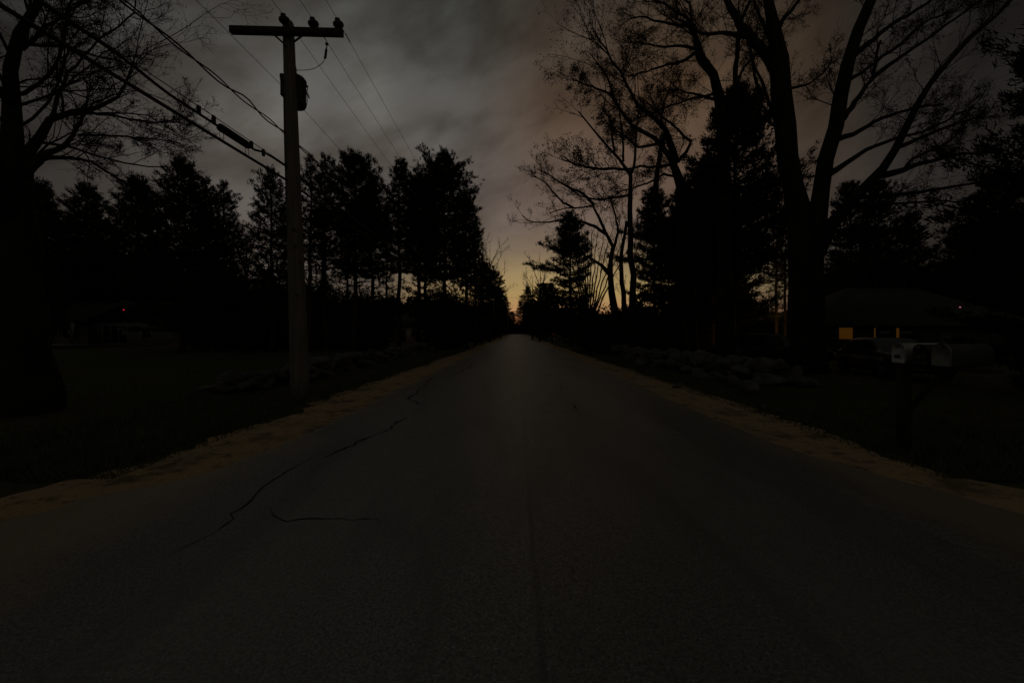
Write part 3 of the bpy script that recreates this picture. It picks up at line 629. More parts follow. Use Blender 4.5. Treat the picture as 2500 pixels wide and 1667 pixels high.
for (src, px, d, hy, lb, cs) in [(p4, 796, 31, 376, 'thin pine squeezed between the two-topped pine and the round-topped pine', .9),
                             (p6, 912, 36, 420, 'pine with bare lower trunk behind the round-topped pine', 1.0), (p4, 1020, 36, 410, 'slender pine in the gap left of the largest rounded pine', 1.0),
                             (p6, 1140, 37, 470, 'lower pine on the right flank of the largest rounded pine', 1.0), (p5, 1040, 40, 430, 'pine behind the largest rounded pine, its trunk in the gap', .9),
                             (p3, 1160, 44, 540, 'pine with long side branches toward the road on the left', .75),
                             (p1, 330, 58, 430, 'dark pine behind the twigs, next left of the broad dark pine', 1.0), (p3, 545, 33, 440, 'small-topped pine in the dip left of the spiky pine', .9), (p1, 205, 56, 448, 'dark pine above the left house', 1.0),
                             (p3, 500, 30, 432, 'knobbly pine on the right flank of the broad dark pine', .9), (p4, 850, 44, 500, 'thin far pine with bare trunk behind the round-topped pine', .8), (p4, 945, 46, 520, 'thin far pine with bare trunk under the spire-topped pine', .8), (p4, 705, 45, 470, 'thin far pine hidden mostly by the utility pole', .9), (p4, 785, 43, 480, 'thin far pine under the two-topped pine', .9), (p1, 90, 50, 440, 'dark pine behind the trunk at the left edge', 1.0)]:
    sh = top(px, hy, d)/float(src.children[0].dimensions.z if src.children[0].name.startswith('trunk') else src.children[1].dimensions.z)
    dup(src, gpt(px, d), random.random()*6, (sh*cs, sh*cs, sh), lb, GL)
def zdim(o): return max(np.ptp([v[2] for v in c.bound_box]) for c in o.children)
# right-hand conifers
GRR = 'conifers of the right-hand woods'
r1 = put_conifer('pine_tree', 'tiered pine with a long low branch reaching left over the road', 111, top(1394, 510, 44), 3.7, .30, gpt(1394, 44), 'pine', 2.0, group=GRR, extra=[(8.3, math.pi*1.02, 4.9), (8.5, math.pi*.93, 4.2), (8.1, math.pi*1.1, 3.6), (10.6, math.pi*1.05, 3.6)])
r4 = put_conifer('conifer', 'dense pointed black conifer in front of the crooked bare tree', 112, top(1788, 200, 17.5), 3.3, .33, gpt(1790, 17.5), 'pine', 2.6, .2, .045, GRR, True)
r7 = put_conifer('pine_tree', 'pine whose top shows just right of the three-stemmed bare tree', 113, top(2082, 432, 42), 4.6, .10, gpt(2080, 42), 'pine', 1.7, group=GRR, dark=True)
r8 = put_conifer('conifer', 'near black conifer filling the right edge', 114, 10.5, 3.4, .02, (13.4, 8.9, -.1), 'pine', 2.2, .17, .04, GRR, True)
for (src, px, d, hy, lb, cs) in [(r7, 2150, 43, 438, 'pine right of the pine beside the three-stemmed tree', 1.0), (r7, 2215, 45, 520, 'lower pine above the right house roof', 1.1),
                                 (r1, 1600, 30, 455, 'pine behind the slim straight bare tree', .9), (r4, 1740, 22, 400, 'black conifer left behind the dense pointed one', 1.2),
                                 (r1, 1668, 31, 450, 'dark pine closing the gap below the budding tree', 1.0), 
                                 (r4, 2360, 44, 560, 'dark conifer behind the right house', 1.3), (r7, 2440, 42, 420, 'dark pine at the right edge behind the near conifer', 1.2), (r7, 1720, 27, 500, 'dark pine filling the gap beside the black conifer', 1.1),
                                 (r1, 1630, 38, 540, 'far pine in the gap of the right woods', 1.0)]:
    sh = top(px, hy, d)/zdim(src); dup(src, gpt(px, d), random.random()*6, (sh*cs, sh*cs, sh), lb, GRR)
# far pair of rows toward the notch in the trees
GF = 'far conifers lining the road'
far = [(p6, 1236, 190, 722, 'far left pine with branches reaching into the notch of sky', 1.3), (p5, 1205, 105, 660, 'far left pine in front of the notch pine', 1.0), (p5, 1180, 80, 640, 'dark pine under the feathery bare trees on the left', 1.0),
       (p5, 1218, 140, 700, 'small far pine second left of the notch of sky', 1.1), (p6, 1291, 175, 698, 'far right pine with an arched crown beside the notch of sky', 1.6),
       (p5, 1326, 110, 690, 'far dark pine below the long low branch on the right', 1.2), (p5, 1345, 85, 690, 'dark pine mass at the foot of the tiered pine', 1.2), (p6, 1272, 230, 735, 'tiny far pine just right of the notch of sky', 1.5),
       (p5, 1250, 250, 760, 'tiny far pine low in the notch of sky', 1.4)]
for (src, px, d, hy, lb, cs) in far:
    sh = top(px, hy, d)/zdim(src); dup(src, gpt(px, d), random.random()*6, (sh*cs, sh*cs, sh), lb, GF)

# ------------------------------------------------------------------ undergrowth and far woods (uncountable)
def mass(name, blobs, m, leaf, per, seed, aspect=1.0):
    rng = np.random.RandomState(seed); mb = MB()
    for (X, Y, r, hh) in blobs:
        n = int(per*r*hh/4); u = unit(rng.normal(size=(n, 3)))*(rng.rand(n, 1)**.45)
        c = np.column_stack([X + u[:, 0]*r, Y + u[:, 1]*r, gz(X, Y) + hh*.5 + u[:, 2]*hh*.56])
        c = c[c[:, 2] > gz(X, Y) - .2]; mb.cards(c, leaf*rng.uniform(.5, 1.4, size=len(c)), rng, aspect)
    return stuff(mb.build(name, m))
rng = np.random.RandomState(5); bl = []
for k in range(120):                                   # left, behind the lawn and the wall
    px = rng.uniform(-60, 1195); d = rng.uniform(36, 46) if px < 420 and px > 100 else rng.uniform(33, 42)
    if 100 < px < 420: d = rng.uniform(56, 64)
    hy = np.interp(px, [0, 400, 640, 760, 900, 1000, 1120, 1195], [560, 560, 640, 660, 700, 705, 690, 690]) + rng.uniform(0, 90 if px < 720 else 55)
    rb = rng.uniform(1.3, 2.6)
    if 930 < px < 1065: continue
    bl.append((min((px-CX)/F*d, -4.7-rb), d, rb, max(1.5, top(px, hy, d)*(.97 if px > 720 else 1))))
mass('undergrowth', bl, M['leaf'], .16, 1300, 6)
bl = []
for k in range(95):                                    # right
    px = rng.uniform(1330, 1900); d = rng.uniform(26, 44)
    hy = np.interp(px, [1330, 1500, 1620, 1690, 1790, 1840, 1900], [745, 742, 745, 640, 650, 745, 760]) + rng.uniform(0, 60)
    X = (px-CX)/F*d
    if X < 5.6: continue
    bl.append((X, d, rng.uniform(1.2, 2.2), max(1.2, top(px, hy, d))))
for k in range(40):
    px = rng.uniform(1980, 2600); d = rng.uniform(38, 46); hy = rng.uniform(600, 720); bl.append(((px-CX)/F*d, d, rng.uniform(2, 3), max(1.5, top(px, hy, d))))
mass('undergrowth', bl, M['leaf'], .15, 1300, 7)
bl = []
for k in range(150):
    d = rng.uniform(70, 240); sd = rng.choice([-1, 1]); X = sd*(rng.uniform(7, 14) if rng.rand() < .5 else rng.uniform(10, 110))
    px = CX + X/d*F; hy = rng.uniform(715, 770) if (px < 1100 or px > 1420) else rng.uniform(735, 780)
    bl.append((X, d, rng.uniform(2.5, 5), max(2.5, min(12, top(px, hy, d)))))
for k in range(70):
    d = rng.uniform(185, 290); X = rng.choice([-1, 1, 1])*rng.uniform(5.5, 15); px = CX + X/d*F
    if 1236 < px < 1266: continue
    bl.append((X, d, rng.uniform(1.5, 2.6), max(3, top(px, rng.uniform(735, 775), d))))
for k in range(14): bl.append((rng.uniform(2.5, 15), rng.uniform(300, 325), rng.uniform(2, 3.5), rng.uniform(9, 14)))
for k in range(90):
    d = rng.uniform(58, 215)**1.0; X = rng.choice([-1, 1])*rng.uniform(5.6, 7.6); bl.append((X, d, rng.uniform(.6, 1.1), rng.uniform(1.4, 3.4)))
for k in range(60): 
    X = rng.uniform(-70, 70); d = rng.uniform(300, 330); bl.append((X, d, rng.uniform(4, 7), rng.uniform(10, 14.2)))
mass('far_woods', bl, M['leaf'], .8, 150, 8)
# low weeds, grass and leaf litter along both verges
rng = np.random.RandomState(9); mb = MB()
def grass_zone(n, xa, xb, ya, yb, L, skew=1.6):
    Y = ya + (yb-ya)*rng.rand(n)**skew; X = rng.uniform(xa, xb, n)
    c = np.column_stack([X, Y, gz(X, Y) - .03]); d = unit(rng.normal(size=(n, 3))*.45 + np.array([0, 0, 1]))
    mb.blades(c, d, L*rng.uniform(.4, 1.4, n), .012 + .012*rng.rand(n), rng)
grass_zone(24000, -7.2, -4.35, 4, 34, .12); grass_zone(24000, 4.6, 7.5, 4, 34, .12); grass_zone(30000, -24, -6, 3, 40, .10); grass_zone(20000, 6, 18, 3, 22, .12); grass_zone(7000, -4.7, -4.05, 4, 34, .06); grass_zone(7000, 4.3, 5.0, 4, 34, .06)
stuff(mb.build('grass', M['grass']))

# ------------------------------------------------------------------ stone walls
bmx = bmesh.new(); bmesh.ops.create_icosphere(bmx, subdivisions=2, radius=1.0); bmx.verts.ensure_lookup_table()
ICV = np.array([v.co[:] for v in bmx.verts]); ICF = np.array([[v.index for v in f.verts] for f in bmx.faces]); bmx.free()
def stone(mb, c, size, rng):
    v = ICV.copy()
    for k in range(11):                                # facet it with random cutting planes
        n = unit(rng.normal(size=3)); h = rng.uniform(.42, .8); dd = v @ n; v = v - np.outer(np.maximum(0, dd-h), n)
    v += rng.normal(size=v.shape)*.018; v *= np.asarray(size)/2*1.15
    a = rng.rand()*6.28; t_ = rng.normal(size=2)*.18
    Rm = np.array((Matrix.Rotation(a, 3, 'Z') @ Matrix.Rotation(t_[0], 3, 'X') @ Matrix.Rotation(t_[1], 3, 'Y')))
    mb.add(v @ Rm.T + np.asarray(c), t=ICF)
def wall(name, label, path, hts, n, seed, smin=.2, smax=.5):
    rng = np.random.RandomState(seed); path = np.array(path, float); mb = MB()
    L = np.concatenate([[0], np.cumsum(np.linalg.norm(np.diff(path, axis=0), axis=1))])
    for k in range(n):
        s_ = L[-1]*rng.rand()**1.35; X = np.interp(s_, L, path[:, 0]); Y = np.interp(s_, L, path[:, 1]); hh = np.interp(s_, L, hts)
        w = rng.uniform(smin, smax)*(1+.008*Y); zz = rng.rand()
        off = rng.normal()*.26*(1.15-zz)
        stone(mb, (X+off, Y+rng.normal()*.1, gz(X, Y) + zz*max(0., hh-.1)), (w*1.35, w*1.1, w*rng.uniform(.5, .8)), rng)
    return tag(mb.build(name, M['stone']), label, 'wall')
wall('stone_wall', 'low tumbled fieldstone wall behind the utility pole, running along the left lawn', [(-6.9, 9.4), (-6.6, 11.5), (-6.7, 15), (-7.0, 20), (-7.2, 27), (-7.2, 36), (-7.2, 52)], [.45, .62, .62, .62, .65, .7, .8], 420, 15)
wall('stone_wall', 'low tumbled fieldstone wall along the right verge', [(7.4, 11), (6.6, 12.3), (6.2, 15), (6.2, 19), (6.4, 24), (6.7, 29)], [.75, .75, .7, .7, .75, .8], 270, 16, .25, .55)
wall('stone_wall', 'distant low stone wall beyond the driveway on the right, by the red mailbox', [(7.2, 44), (6.0, 60), (5.6, 85)], [.7, .8, .9], 110, 17, .4, .7)
rng = np.random.RandomState(19)
for (px, py, d, sz, lb) in [(1829, 966, 9.3, (.42, .36, .46), 'pale upright rounded boulder at the near end of the right stone wall'), (1962, 946, 10.4, (1.1, .7, .42), 'long flat-topped boulder at the foot of the big bare tree'),
                            (1880, 940, 10.8, (.8, .55, .42), 'middling boulder between the pale upright boulder and the long flat one'), (1870, 918, 11.6, (1.5, .8, .45), 'wide dark slab of rock on top of the right wall end'),
                            (1940, 892, 12.6, (.5, .45, .5), 'small round boulder in front of the dark parked car'), (1935, 922, 11.2, (.55, .4, .3), 'stone lying just behind the long flat-topped boulder'), (1790, 925, 10.9, (.6, .5, .4), 'grey block of stone left of the pale upright boulder'),
                            (1568, 884, 16.5, (.5, .4, .42), 'pale block at the foot of the right wall, halfway along'), (1655, 945, 10.6, (.32, .25, .12), 'small flat stone in the grass by the right shoulder'), (1866, 993, 7.7, (.26, .1, .07), 'thin pale stone lying on the right verge below the boulders')]:
    mb = MB(); p = P(px, py, d); stone(mb, (0, 0, 0), sz, rng); o = mb.build('boulder', M['stone'], loc=(p[0], p[1], float(gz(p[0], p[1])) + sz[2]*.36)); tag(o, lb, 'boulder')

# ------------------------------------------------------------------ utility pole
D0 = 9.2
pb = P(733, 965, D0); pt = P(704, 62, D0)
pole = thing('utility_pole', 'weathered wooden utility pole with crossarm and transformer, left of the road', 'utility pole', (pb[0], D0, 0))
B = np.array([pb[0], D0, 0.])
def pole_at(py): 
    t = (965-py)/(965-62); return pb*(1-t) + pt*t
def pm(px, py, d=D0): return P(px, py, d) - B
ax = np.array([pole_at(q)-B for q in np.linspace(990, 60, 12)]); rr = np.interp(np.linspace(990, 60, 12), [60, 450, 965], [.118, .155, .20])
sh_ = MB().tubes(ax, rr, 18); sh_.lathe([(.118, 0), (.10, .05), (.05, .09), (0.005, .10)], ax[-1], 18); sh_.build('shaft', M['wood'], pole, smooth=True)
arm_c = (pm(563, 74, D0-.2)+pm(837, 81, D0-.2))/2; L_ = np.linalg.norm(pm(837, 81, D0-.2)-pm(563, 74, D0-.2)); e_ = unit(pm(837, 81, D0-.2)-pm(563, 74, D0-.2))
rot = np.column_stack([e_, [0, 1, 0], np.cross(e_, [0, 1, 0])]); MB().box(arm_c, (L_, .11, .145), rot).build('crossarm', M['arm'], pole)
for a_, b_ in ((((666, 83)), (700, 113)), ((743, 84), (716, 104))):
    pa, pb2 = pm(*a_, D0-.15), pm(*b_, D0-.16); MB().tubes(np.array([pa, pb2]), np.array([.022, .022]), 6).build('brace', M['steel'], pole)
ins = [(694, 49, 56), (765, 58, 72), (826, 60, 73)]
INS = []
for (px, py, by) in ins:
    base_ = pm(px, by+2, D0-.2); c = pm(px, py, D0-.2); tl = unit(np.array([-.12, -.25, 1.0]))
    i_ = MB().lathe(np.array([(.02, -.085), (.06, -.075), (.10, -.03), (.105, .0), (.095, .03), (.06, .055), (.038, .062), (.05, .075), (.05, .10), (.02, .11)])*1.12, c, 16, tl).build('insulator', M['porc'], pole, smooth=True)
    MB().tubes(np.array([base_ - np.array([0, 0, .1]), c - tl*.08]), np.array([.012, .012]), 6).build('pin', M['steel'], i_)
    INS.append(c + B + tl*.10)
MB().box((pm(697, 66, D0-.13)), (.07, .06, .22)).build('pole_top_bracket', M['steel'], pole)
# transformer can, behind the right side of the pole
tcn = pm(730, 226, D0+.22); tcn[0] -= .08
tk = MB().lathe([(.0, -.33), (.21, -.33), (.225, -.30), (.225, .25), (.235, .255), (.235, .29), (.2, .34), (.11, .385), (.0, .40)], tcn, 22).build('transformer', M['tank'], pole, smooth=True)
MB().lathe([(.035, 0), (.045, .02), (.03, .05), (.045, .07), (.03, .10), (.04, .12), (.02, .16)], tcn+np.array([.05, -.12, .37]), 10).build('bushing', M['porc'], tk, smooth=True)
for q in ((.22, -.1, .12), (.22, -.02, .12)): MB().lathe([(.02, 0), (.035, .02), (.03, .06), (.015, .09)], tcn+np.array(q), 8, (1, -.2, .1)).build('bushing', M['porc'], tk, smooth=True)
MB().box(tcn+np.array([-.22, -.1, .05]), (.1, .12, .4)).build('bracket', M['steel'], tk)
def curve(pix, d, n=26): 
    p = np.array([pm(q[0], q[1], q[2] if len(q) > 2 else d) for q in pix]); t = np.linspace(0, len(p)-1, n); k = np.arange(len(p))
    try: return np.stack([np.interp(t, k, p[:, i]) for i in range(3)], 1)
    except Exception: return p
def smooth(p, it=6):
    p = p.copy()
    for _ in range(it): p[1:-1] = (p[:-2]+2*p[1:-1]+p[2:])/4
    return p
def cwire(name, pix, r, parent, m='wire', d=D0-.12, n=28):
    p = smooth(curve(pix, d, n)); return MB().tubes(p, np.full(len(p), r), 6).build(name, M[m], parent, smooth=True)
for j_, pix in enumerate([[(746, 212), (751, 208), (752, 216), (748, 226), (752, 236), (755, 241)], [(744, 222), (750, 232), (750, 250), (747, 264), (742, 266)], [(740, 205), (746, 216), (750, 225), (756, 240)], [(745, 246), (748, 246)]]): cwire('lead_wire', pix, .008, pole)
cwire('lead_wire', [(700, 210), (697, 218), (697, 226), (694, 232), (693, 250)], .009, pole); cwire('lead_wire', [(702, 200), (698, 206), (700, 216), (701, 226)], .008, pole)
cwire('lead_wire', [(694, 228), (699, 236), (702, 224)], .009, pole)
cwire('riser_conduit', [(694, 236), (695, 300), (697, 400), (701, 500), (706, 640), (711, 800), (716, 960)], .022, pole, 'tank', D0-.10, 30)
MB().lathe([(.0, -.11), (.045, -.10), (.055, -.05), (.05, 0), (.055, .05), (.04, .10), (.0, .12)], pm(689.5, 192, D0-.05), 12, (-.15, 0, 1)).build('arrester', M['porc'], pole, smooth=True)
cwire('arrester_arm', [(693, 200), (698, 203), (704, 206)], .014, pole, 'steel')
# cut-out fuse hanging from the middle line
cwire('jumper_wire', [(724, 172), (740, 172), (757, 171), (772, 166), (786, 156), (793, 146)], .007, pole, 'wire', D0+.15)
MB().lathe([(.0, -.13), (.022, -.125), (.022, -.11), (.028, -.10), (.028, .09), (.022, .10), (.014, .13), (0, .14)], pm(795.5, 131, D0+.5), 10, (.12, 0, 1)).build('fuse', M['porc'], pole, smooth=True)
MB().box(pm(793.5, 142, D0+.5), (.05, .03, .03)).build('fuse_clip', M['steel'], pole)
cwire('hot_line_clamp', [(798, 107, D0+.5), (798, 112, D0+.5), (797, 119, D0+.5)], .012, pole, 'steel')
MB().box(pm(798, 108, D0+.5), (.06, .05, .05)).build('clamp', M['steel'], pole)
for py, w_ in ((560, .06), (600, .045), (720, .05)): MB().box(pm(730 - (965-py)*.032+2, py, D0-.185), (w_, .012, .07)).build('pole_tag', M['steel'], pole)
for py in (470, 640): MB().box(pm(730 - (965-py)*.032+14, py, D0-.16), (.03, .03, .06)).build('pole_step', M['steel'], pole)

# next poles down the road
p2 = thing('utility_pole', 'distant thin utility pole against the far left trees', 'utility pole', gpt(1206, 88), 0, 'far utility poles')
MB().tubes(np.array([[0, 0, -.2], [0, 0, 5], [0, 0, 9.3]]), np.array([.17, .14, .11]), 8).build('shaft', M['wood'], p2, smooth=True); MB().box((.1, 0, 9.0), (2.5, .12, .14)).build('crossarm', M['arm'], p2)
for q in (-.9, .4, 1.1): MB().lathe([(.03, 0), (.09, .05), (.06, .14)], (q, 0, 9.07), 8).build('insulator', M['porc'], p2)
dup(p2, gpt(1161, 49), 0, label='second utility pole, hidden among the tall left pines', group='far utility poles'); dup(p2, gpt(1240, 135), 0, label='tiny utility pole near the road crest on the left', group='far utility poles')

# overhead lines, all running along the road over the pole
def line_pts(att, sag=.5, y0=-32, y1=49, n=90):
    Y = np.concatenate([np.linspace(y0, att[1], n//2), np.linspace(att[1], y1, n//2)[1:]])
    z = np.where(Y <= att[1], att[2] - 4*sag*((Y-y0)/(att[1]-y0))*(1-(Y-y0)/(att[1]-y0)), att[2] - 4*sag*((Y-att[1])/(y1-att[1]))*(1-(Y-att[1])/(y1-att[1])))
    return np.column_stack([np.full(len(Y), att[0]), Y, z])
def line(name, label, att, r, m, sag=.35, cat='overhead line', group=None, n=90):
    o = MB().tubes(line_pts(att, sag, n=n), np.full(n-1, r), 6).build(name, M[m], smooth=True); return tag(o, label, cat, group)
for c, lb in zip(INS, ('thin power line over the insulator on the pole top', 'thin power line over the middle insulator of the crossarm', 'thin power line over the insulator at the right end of the crossarm')):
    o = line('power_line', lb, c, .0055, 'wire', .3, group='power lines on the crossarm')
    for dy in (-.75, .55):
        sl_ = MB(); Yc = c[1]+dy; sl_.tubes(np.array([[c[0], Yc-.13, np.interp(Yc-.13, line_pts(c, .3)[:, 1], line_pts(c, .3)[:, 2])], [c[0], Yc+.13, np.interp(Yc+.13, line_pts(c, .3)[:, 1], line_pts(c, .3)[:, 2])]]), np.array([.012, .012]), 6)
        sl_.build('tie_sleeve', M['cable'], o)
na = P(692, 214, D0); line('power_line', 'thin neutral line meeting the pole beside the transformer', na, .005, 'wire', .3)
sa = P(697, 326, D0-.1)
svc = thing('service_cable', 'twisted pair of service cables reaching the pole above the thick cables', 'overhead line', tuple(sa))
q = line_pts(sa, .3, n=400)-sa; s1 = q.copy(); s2 = q.copy(); tw = q[:, 1]
amp1 = .028 + .10*np.exp(-((tw+1.35)/.75)**2)
s1[:, 2] += np.sin(tw*4.1+.6)*amp1*.55; s1[:, 0] += np.cos(tw*4.1)*.02; s2[:, 2] -= np.sin(tw*4.1+.6)*.022; s2[:, 0] -= np.cos(tw*4.1)*.02
MB().tubes(s1, np.full(len(s1), .014), 6).build('conductor', M['cable'], svc, smooth=True); MB().tubes(s2, np.full(len(s2), .012), 6).build('conductor', M['cable'], svc, smooth=True)
c1 = P(700, 404, D0-.15)
ph = thing('telephone_cable', 'upper thick cable with the black splice case, left of the pole', 'overhead line', tuple(c1))
q = line_pts(c1, .35, n=300)-c1; MB().tubes(q, np.full(len(q), .007), 6).build('messenger_strand', M['wire'], ph, smooth=True)
qc = q.copy(); tw = q[:, 1]; qc[:, 2] -= .03 + .09*sm(-3.9, -3.0, tw)*(1-sm(-1.15, -.7, tw)); MB().tubes(qc, np.full(len(q), .022), 8).build('cable', M['cable'], ph, smooth=True)
def at_px(px): return c1[0]*F/(px-CX)
ya, yb = at_px(534)-c1[1], at_px(609)-c1[1]
za, zb = [np.interp(v, q[:, 1], q[:, 2]) - .115 for v in (ya, yb)]
dv = np.array([0, yb-ya, zb-za]); cl_ = np.linalg.norm(dv)
MB().lathe([(.0, 0), (.04, 0), (.066, .03), (.07, .05), (.07, cl_-.05), (.066, cl_-.03), (.04, cl_), (0, cl_)], np.array([0, ya, za]), 14, dv/cl_).build('splice_case', M['cable'], ph, smooth=True)
for px in (485, 522, 614, 643):
    yv = at_px(px)-c1[1]; zv = np.interp(yv, q[:, 1], q[:, 2]); MB().box((0, yv, zv-.06), (.035, .06, .14)).build('hanger', M['cable'], ph)
c2 = P(700, 440, D0-.15)
lc = line('telephone_cable', 'lowest and thickest cable, crossing in front of the left tree', c2, .026, 'cable', .35)
for px in (541, 603):
    yv = c2[0]*F/(px-CX); zv = np.interp(yv, line_pts(c2, .35)[:, 1], line_pts(c2, .35)[:, 2]); a_ = np.linspace(0, 6.28, 14)
    MB().tubes(np.column_stack([np.full(14, c2[0]) + .0, yv + .05*np.sin(a_), zv + .09 + .08*np.cos(a_)]), np.full(14, .005), 5).build('tie_loop', M['wire'], lc)
cw = np.array([[-6, 120, 0], [0, 120, 0], [7, 120, 0]]); cw[:, 2] = H + (HY-np.array([721, 723, 722]))/F*120
tag(MB().tubes(resample(cw, np.full(3, .03), 12)[0], np.full(12, .025), 5).build('power_line', M['wire']), 'fine wire crossing the road high in the far notch of sky', 'overhead line')

# ------------------------------------------------------------------ buildings
def quadbox(mb, x0, x1, y0, y1, z0, z1): return mb.box(((x0+x1)/2, (y0+y1)/2, (z0+z1)/2), (x1-x0, y1-y0, z1-z0))
def gable(mb, x0, x1, y0, y1, ze, zr, axis, th=.18, ov=.4):         # two roof slabs, solid
    if axis == 'x':
        ym = (y0+y1)/2
        for (ya_, yb_) in ((y0-ov, ym), (y1+ov, ym)):
            zl = ze - ov*(zr-ze)/((y1-y0)/2); a = [(x0-ov, ya_, zl), (x1+ov, ya_, zl), (x1+ov, yb_, zr), (x0-ov, yb_, zr)]
            v = np.array(a + [(p[0], p[1], p[2]+th) for p in a]); mb.add(v, [[0, 1, 2, 3], [4, 7, 6, 5], [0, 4, 5, 1], [1, 5, 6, 2], [2, 6, 7, 3], [3, 7, 4, 0]])
    else:
        xm = (x0+x1)/2
        for (xa_, xb_) in ((x0-ov, xm), (x1+ov, xm)):
            zl = ze - ov*(zr-ze)/((x1-x0)/2); a = [(xa_, y0-ov, zl), (xa_, y1+ov, zl), (xb_, y1+ov, zr), (xb_, y0-ov, zr)]
            v = np.array(a + [(p[0], p[1], p[2]+th) for p in a]); mb.add(v, [[0, 1, 2, 3], [4, 7, 6, 5], [0, 4, 5, 1], [1, 5, 6, 2], [2, 6, 7, 3], [3, 7, 4, 0]])
def window(par, c, w, h, facing, frame='trim', pane='glass', mull=1):
    fx = np.array(facing, float); sx = np.array([-fx[1], fx[0], 0.]); c = np.array(c, float); rot = np.column_stack([sx, fx, [0, 0, 1]])
    mb = MB()
    for s_ in (-1, 1): mb.box(c+sx*s_*(w/2+.04), (.08, .08, h+.16), rot); mb.box(c+np.array([0, 0, s_*(h/2+.04)]), (w, .078, .08), rot)
    for k in range(mull): mb.box(c+sx*((k+1)/(mull+1)-.5)*w+fx*.005, (.035, .06, h), rot)
    o = mb.build('window', M[frame], par); MB().box(c-fx*.01, (w, .03, h), rot).build('pane', M[pane], o); return o
hs = thing('house', 'low house with a tiny red light under its front gable, across the lawn', 'house', (-46, 46, 0))
HB = np.array([-46, 46, 0.])
mb = MB(); quadbox(mb, -9, 7, .9, 8, -.3, 2.7); 
mb.build('main_wall', M['siding'], hs)
mb = MB(); quadbox(mb, -.8, 7.2, -2.5, .88, -.3, 2.55); mb.build('gable_wing', M['siding'], hs)
mb = MB(); a = [(-.8, -2.52, 2.56), (7.2, -2.52, 2.56), (3.2, -2.52, 4.3)]; v = np.array(a+[(p[0], p[1]+.3, p[2]) for p in a]); mb.add(v, [[0, 1, 4, 3], [1, 2, 5, 4], [2, 0, 3, 5]], [[0, 2, 1], [3, 4, 5]]); mb.build('gable_panel', M['redsiding'], hs)
mb = MB(); gable(mb, -9, 7.0, -.2, 8, 2.75, 5.05, 'x'); mb.build('roof', M['roof'], hs)
mb = MB(); gable(mb, -.8, 7.2, -2.5, 3.9, 2.57, 4.35, 'y', .16, .35); mb.build('gable_roof', M['roof'], hs)
window(hs, (2.1, -2.53, 1.2), 2.6, 1.9, (0, -1, 0), mull=2); window(hs, (5.6, -2.53, 1.4), 1.0, 1.2, (0, -1, 0)); window(hs, (-6.6, .87, 1.4), 1.6, 1.2, (0, -1, 0))
mb = MB(); quadbox(mb, -8.8, -.9, -1.2, .85, -.2, .12); mb.build('porch_deck', M['trim'], hs)
for px_ in (-8.6, -4.2, -1.1): MB().box((px_, -1.05, 1.35), (.22, .22, 2.4)).build('porch_post', M['trim'], hs)
d_ = MB().box((-2.8, .86, 1.15), (1.0, .08, 2.05)).build('door', M['door'], hs); MB().lathe([(0, 0), (.04, .02), (.03, .06)], (-2.4, .81, 1.1), 8, (0, -1, 0)).build('handle', M['steel'], d_)
MB().lathe([(0, -.04), (.05, -.03), (.06, .0), (.05, .04), (0, .06)], (3.15, -2.62, 3.92), 10).build('lamp', M['reddot'], hs); MB().box((5.2, -2.6, 2.02), (.62, .06, .18)).build('lit_panel', M['bluedot'], hs)
r_ = MB().box((-4, 5, 5.0), (.7, .7, 1.0)).build('chimney', M['stone'], hs)
# pale building glimpsed between the pine trunks
ph_ = thing('house', 'pale house glimpsed between the trunks of the left pines', 'house', (-18.5, 62, 0))
quadbox(MB(), -3.2, 4.2, 0, 6, -.3, 2.6).build('wall', M['pale'], ph_); mb = MB(); gable(mb, -3.2, 4.2, 0, 6, 2.62, 4.4, 'x'); mb.build('roof', M['roof'], ph_)
window(ph_, (-1.4, -.03, 1.4), .9, 1.2, (0, -1, 0)); window(ph_, (2.6, -.03, 1.4), .9, 1.2, (0, -1, 0)); d_ = MB().box((.7, -.02, 1.0), (.95, .08, 2.0)).build('door', M['door'], ph_)
# right house
h2 = thing('house', 'dark green house with a hipped roof and an orange lit window, behind the mailboxes', 'house', (30, 30, -.3))
quadbox(MB(), -7, 9, 0, 9, -.2, 2.3).build('wall', M['greensiding'], h2)
v = [(-7.5, -.5, 2.32), (9.5, -.5, 2.32), (9.5, 9.5, 2.32), (-7.5, 9.5, 2.32), (-1.5, 4.5, 5.6), (4.5, 4.5, 5.6)]; v2 = [(p[0], p[1], 2.2) for p in v[:4]]
MB().add(v + v2, [[0, 1, 5, 4], [2, 3, 4, 5], [0, 6, 7, 1], [1, 7, 8, 2], [2, 8, 9, 3], [3, 9, 6, 0], [6, 9, 8, 7]], [[1, 2, 5], [3, 0, 4]]).build('roof', M['roof'], h2)
window(h2, (-5.25, -.03, 1.7), 1.05, .85, (0, -1, 0), 'door', 'amber', 0)['label'] = 'window glowing dull orange'
wn = window(h2, (-2.2, -.03, 1.7), 1.3, .85, (0, -1, 0), 'black', 'glass', 0); window(h2, (-.5, -.03, 1.7), 1.5, .85, (0, -1, 0), 'black', 'glass', 0)
MB().box((-3.12, -.10, 1.7), (.1, .03, .8)).build('lit_gap', M['amber'], h2); MB().box((-1.4, -.10, 1.72), (.2, .03, .75)).build('lit_gap', M['amber'], h2)
MB().lathe([(0, -.05), (.05, -.03), (.055, .0), (.04, .04), (0, .05)], np.array(P(2344, 750, 29)) - np.array([30, 30, -.3]), 8).build('lamp', M['pinkdot'], h2)
MB().box((2.2, -.04, 1.0), (1.0, .08, 2.0)).build('door', M['door'], h2)
